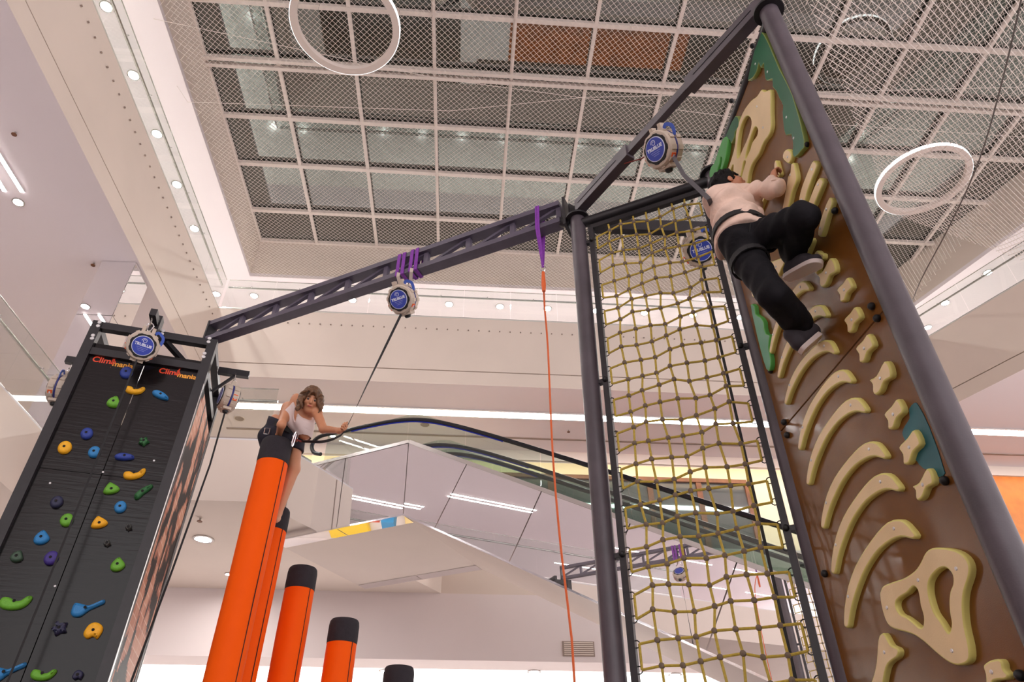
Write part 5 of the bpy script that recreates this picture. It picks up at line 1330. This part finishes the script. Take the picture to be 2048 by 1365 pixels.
# harness: waist belt, leg loops, gear
hz = MB()
def belt(c, ax, r1, r2, n_, e1):
    e1 = V(e1).normalized(); e2 = V(ax).cross(e1).normalized()
    return [V(c)+e1*r1*math.cos(2*math.pi*k/n_)+e2*r2*math.sin(2*math.pi*k/n_) for k in range(n_)]
b_ = belt(V(pel)*0.45+V(waist)*0.55, BN, 0.150, 0.128, 20, (sd_t-BN*sd_t.dot(BN))); b_.append(b_[0])
har = ribbon(MB(), b_, 0.045, 0.006, face=BN.cross(sd_t)).build('harness', M_WEB, woman)
har_m = MB()
for i in range(20):
    o_ = (b_[i]-(V(pel)*0.45+V(waist)*0.55)).normalized()
    har_m.obox((b_[i]+b_[i+1])/2, (b_[i+1]-b_[i])*0.52, BN*0.024, o_*0.004)
har_m.build('belt', M_WEB, har)
for q, Y_ in (((534, 863), 5.60), ((590, 878), 5.60)):
    p = at(*q, Y=Y_)
    pts = [p+V((0.022, 0, 0.030)), p+V((0.022, 0, -0.030)), p+V((-0.022, 0, -0.024)), p+V((-0.022, 0, 0.03))]
    MB().tube(pts, 0.005, 6, closed=True).build('buckle', M_CHROME, har, smooth=True)
carabiner(har, at(588, 879, Y=5.585), 0.13, (0.3, 0, 1), M_CHROME)
MB().tube([at(588, 879, Y=5.585), hn], 0.008, 6).build('tie_in_loop', M_REDWEB, har)

# ------------------------------------------------------------------ man on the bone wall
def mj(x, y, X): return at(x, y, X=X)
m_pel = mj(1488, 482, 1.67); m_wa = mj(1474, 447, 1.665); m_ch = mj(1460, 412, 1.665); m_ne = mj(1452, 394, 1.70); m_hd = mj(1457, 371, 1.755)
m_rs, m_re, m_rh = mj(1474, 390, 1.775), mj(1550, 377, 1.93), mj(1546, 354, 1.934)
m_ls, m_le, m_lh = mj(1434, 404, 1.56), mj(1506, 434, 1.80), mj(1508, 402, 1.90)
hR, kR, aR = mj(1503, 480, 1.72), mj(1606, 434, 1.86), mj(1584, 512, 1.925)
hL, kL, aL = mj(1487, 508, 1.645), mj(1546, 590, 1.69), mj(1602, 652, 1.92)
heR, toR = mj(1574, 554, 1.89), mj(1638, 522, 1.965)
heL, toL = mj(1600, 700, 1.875), mj(1635, 671, 2.0)
B = Field(0.0065)
mu = (V(m_ne)-V(m_pel)).normalized(); ms = (V(m_rs)-V(m_ls)); ms = (ms-mu*ms.dot(mu)).normalized(); mf = mu.cross(ms).normalized()
if mf.x < 0: mf = -mf
AM = (ms, mf, mu)
B.ell(m_pel, (0.150, 0.120, 0.115), AM, 0.05)      # 0
B.ell(m_wa, (0.135, 0.100, 0.13), AM, 0.06)        # 1
B.ell(m_ch, (0.165, 0.112, 0.14), AM, 0.05)        # 2
B.cone(m_rs, m_ls, 0.062, 0.062, 0.05)              # 3
B.cone(V(m_ne)-mu*0.03, V(m_hd)-V((0, 0, 0.04)), 0.055, 0.052, 0.03)   # 4
B.cone(m_rs, m_re, 0.056, 0.043, 0.03)              # 5
B.cone(m_re, V(m_rh)-V((0, 0, 0.05)), 0.043, 0.029, 0.02)   # 6
B.cone(m_ls, m_le, 0.056, 0.043, 0.03)              # 7
B.cone(m_le, m_lh, 0.043, 0.029, 0.02)              # 8
B.cone(hR, kR, 0.092, 0.064, 0.04)                  # 9
B.cone(kR, aR, 0.062, 0.042, 0.03)                  # 10
B.cone(hL, kL, 0.092, 0.064, 0.04)                  # 11
B.cone(kL, aL, 0.062, 0.042, 0.03)                  # 12
for a, he, to in ((aR, heR, toR), (aL, heL, toL)):
    he = V(he); to = V(to); up_ = V((0, 0, 0.03))
    B.cone(a, he+up_+(to-he)*0.15, 0.038, 0.026, 0.03)
fz = (V(m_rh)-V(m_re)).normalized()
hand(B, V(m_rh)-fz*0.03, fz+V((0.1, 0, 0.1)), (0.9, 0.1, -0.2), (0, 1, 0), curl=1.1, k=1.0)
fz2 = (V(m_lh)-V(m_le)).normalized()
hand(B, V(m_lh), fz2, (0.9, 0, 0), (0, -1, 0), curl=1.1, k=1.0)
mfr = head(B, m_hd, (0.82, -0.20, 0.38), (-0.32, 0.05, 0.92), 1.02)
man = put('person', B.mesh('person'), M_SKIN2, None, origin=V((m_pel.x, m_pel.y, m_pel.z)))
tag(man, 'person in peach long-sleeved shirt and black trousers climbing the bone wall', 'person')
face_parts(man, m_hd, mfr, 1.02, M_HAIRK, M_LIP, M_EYEW, M_IRIS)
Sh = B.grown(0.014, sel={1, 2, 3, 5, 6, 7, 8}); Sh.cone(m_wa, V(m_pel)-mf*0.01, 0.146, 0.166, 0.05).cone(V(m_pel), V(m_pel)-mu*0.04, 0.168, 0.176, 0.04)
Sh.cut(V(m_pel)-mu*0.012, -mu-mf*0.15); Sh.cut(V(m_ne)+mu*0.015+ms*0.0, mu*0.8)if False else None
Sh.cutell(V(m_hd), (0.12, 0.12, 0.12), AM)
put('shirt', Sh.mesh('shirt', 0.015, 70), M_SHIRT, man)
Pt = B.grown(0.017, sel={0, 9, 10, 11, 12}); Pt.cone(m_pel, V(m_pel)+mu*0.07, 0.135, 0.125, 0.05)
Pt.cone(kR, V(aR)*0.85+V(kR)*0.15, 0.082, 0.078, 0.03).cone(kL, V(aL)*0.85+V(kL)*0.15, 0.086, 0.086, 0.03)
Pt.cut(V(m_pel)+mu*0.085, mu)
for k_, a_ in ((kR, aR), (kL, aL)): pass
put('trousers', Pt.mesh('trousers', 0.0065, 70), M_PANTS, man)
s_, f_, u_ = mfr; Hm = Field(0.006)
Hm.ell(V(m_hd)+u_*0.032-f_*0.018, (0.088, 0.104, 0.096), (s_, f_, u_), 0.02); Hm.ell(V(m_hd)-f_*0.05-u_*0.04, (0.070, 0.055, 0.06), (s_, f_, u_), 0.02)
Hm.cutell(V(m_hd)+f_*0.10-u_*0.040, (0.10, 0.085, 0.085), (s_, f_, u_))
for i in range(26):
    a = i*0.61; b = 0.2+0.045*i
    d_ = (s_*math.sin(a)*math.sin(b)-f_*math.cos(a)*math.sin(b)+u_*math.cos(b)); p = V(m_hd)+u_*0.03-f_*0.015+d_*0.092
    if (p-V(m_hd)).dot(f_) > 0.05 and (p-V(m_hd)).dot(u_) < 0.03: continue
    Hm.cone(p, p+(d_*0.3-u_*0.6+s_*math.sin(i)*0.4).normalized()*0.04, 0.016, 0.006, 0.01)
put('hair', Hm.mesh('hair', 0.003, 150), M_HAIRK, man)
def sneaker(a, he, to, nm):
    a, he, to = V(a), V(he), V(to); d = (to-he).normalized(); sh = V((0, 0, 1)); 
    side = d.cross((a-he).normalized()).normalized(); upv = side.cross(d).normalized()
    if upv.dot(a-he) < 0: upv = -upv
    F2 = Field(0.006)
    F2.cone(he+d*0.035+upv*0.04, he+d*0.055+upv*0.10, 0.042, 0.050, 0.03).cone(he+d*0.035+upv*0.03, he+d*0.15+upv*0.035, 0.040, 0.045, 0.03).cone(he+d*0.15+upv*0.035, to-d*0.025+upv*0.018, 0.044, 0.034, 0.03).cone(he+d*0.07+upv*0.09, he+d*0.16+upv*0.045, 0.040, 0.036, 0.03)
    F2.cut(he-upv*0.004, -upv)
    sh_ = put('sneaker', F2.mesh('sneaker'), M_SHOE, man)
    pts = []
    for (x, w_) in ((-0.012, 0.0), (0.0, 0.030), (0.06, 0.040), (0.13, 0.044), (0.20, 0.046), (0.245, 0.036), (0.268, 0.0)):
        pts.append((x, w_))
    pts = pts+[(x, -w_) for x, w_ in pts[-2:0:-1]]
    sc = (to-he).length/0.25
    plate('sole', [(x*sc, y*1.05) for x, y in pts], [], (he-upv*0.012, d, side, -upv if d.cross(side).dot(-upv) > 0 else -upv), 0.012, [M_SOLE, M_SOLE], sh_, bevel=0.003, back=-0.016, sub=3)
    lc = MB()
    for i in range(5):
        p = he+d*(0.10+0.02*i)+upv*(0.118-0.0105*i)
        lc.tube([p+side*0.03-upv*0.012, p+upv*0.004, p-side*0.03-upv*0.012], 0.0036, 6)
    lc.build('laces', M_LACE, sh_, smooth=True)
    sk_ = (a-he).normalized()
    return sh_
sneaker(aR, heR, toR, 'r'); sneaker(aL, heL, toL, 'l')
for k_, a_, h_ in ((kR, aR, heR), (kL, aL, heL)):
    k_, a_ = V(k_), V(a_); d_ = (k_-a_).normalized()
    MB().tube([a_-d_*0.02, a_+d_*0.06], [0.050, 0.050], 14).build('sock', M_SOCK, man, smooth=True)
    hem = a_+d_*0.05
for (w_, d_, r_) in ((V(m_rh)-fz*0.055, fz, 0.043), (V(m_lh)-fz2*0.02, fz2, 0.043)):
    MB().lathe([(r_, -0.012), (r_*1.08, -0.010), (r_*1.08, 0.010), (r_, 0.012)], w_, d_, n=16, hollow=True).build('cuff', M_SHIRT, man, smooth=True)
cn_ = (V(m_hd)-V(m_ne)).normalized()
MB().lathe([(0.060, -0.012), (0.078, -0.016), (0.076, 0.012), (0.062, 0.016)], V(m_ne)+cn_*0.015, cn_, n=20, hollow=True).build('collar', M_SHIRT, man, smooth=True)
hb = belt(V(m_pel)+mu*0.075, mu, 0.180, 0.168, 24, ms); hb.append(hb[0])
mh = MB()
for i in range(24):
    o_ = (hb[i]-(V(m_pel)+mu*0.075)).normalized(); mh.obox((hb[i]+hb[i+1])/2, (hb[i+1]-hb[i])*0.52, mu*0.022, o_*0.006)
mh = mh.build('harness', M_WEB, man)
for (h0, k0, rr) in ((hR, kR, 0.118), (hL, kL, 0.118)):
    h0, k0 = V(h0), V(k0); dd = (k0-h0).normalized(); c0 = h0+dd*0.10; lb_ = belt(c0, dd, rr, rr, 18, dd.orthogonal()); lb_.append(lb_[0]); q_ = MB()
    for i in range(18):
        o_ = (lb_[i]-c0).normalized(); q_.obox((lb_[i]+lb_[i+1])/2, (lb_[i+1]-lb_[i])*0.53, dd*0.02, o_*0.005)
    q_.build('leg_loop', M_WEB, mh)
pk = at(1447, 465, X=1.60)
MB().obox(pk, V((0.02, 0.02, 0)), V((-0.012, 0.012, 0.03)), V((0, 0.01, 0.05))).build('chalk_pouch', M_WEB, mh)
ribbon(MB(), [CL_H, at(1430, 430, X=1.60), pk], 0.03, 0.004).build('tether', M_WEBG, mh)
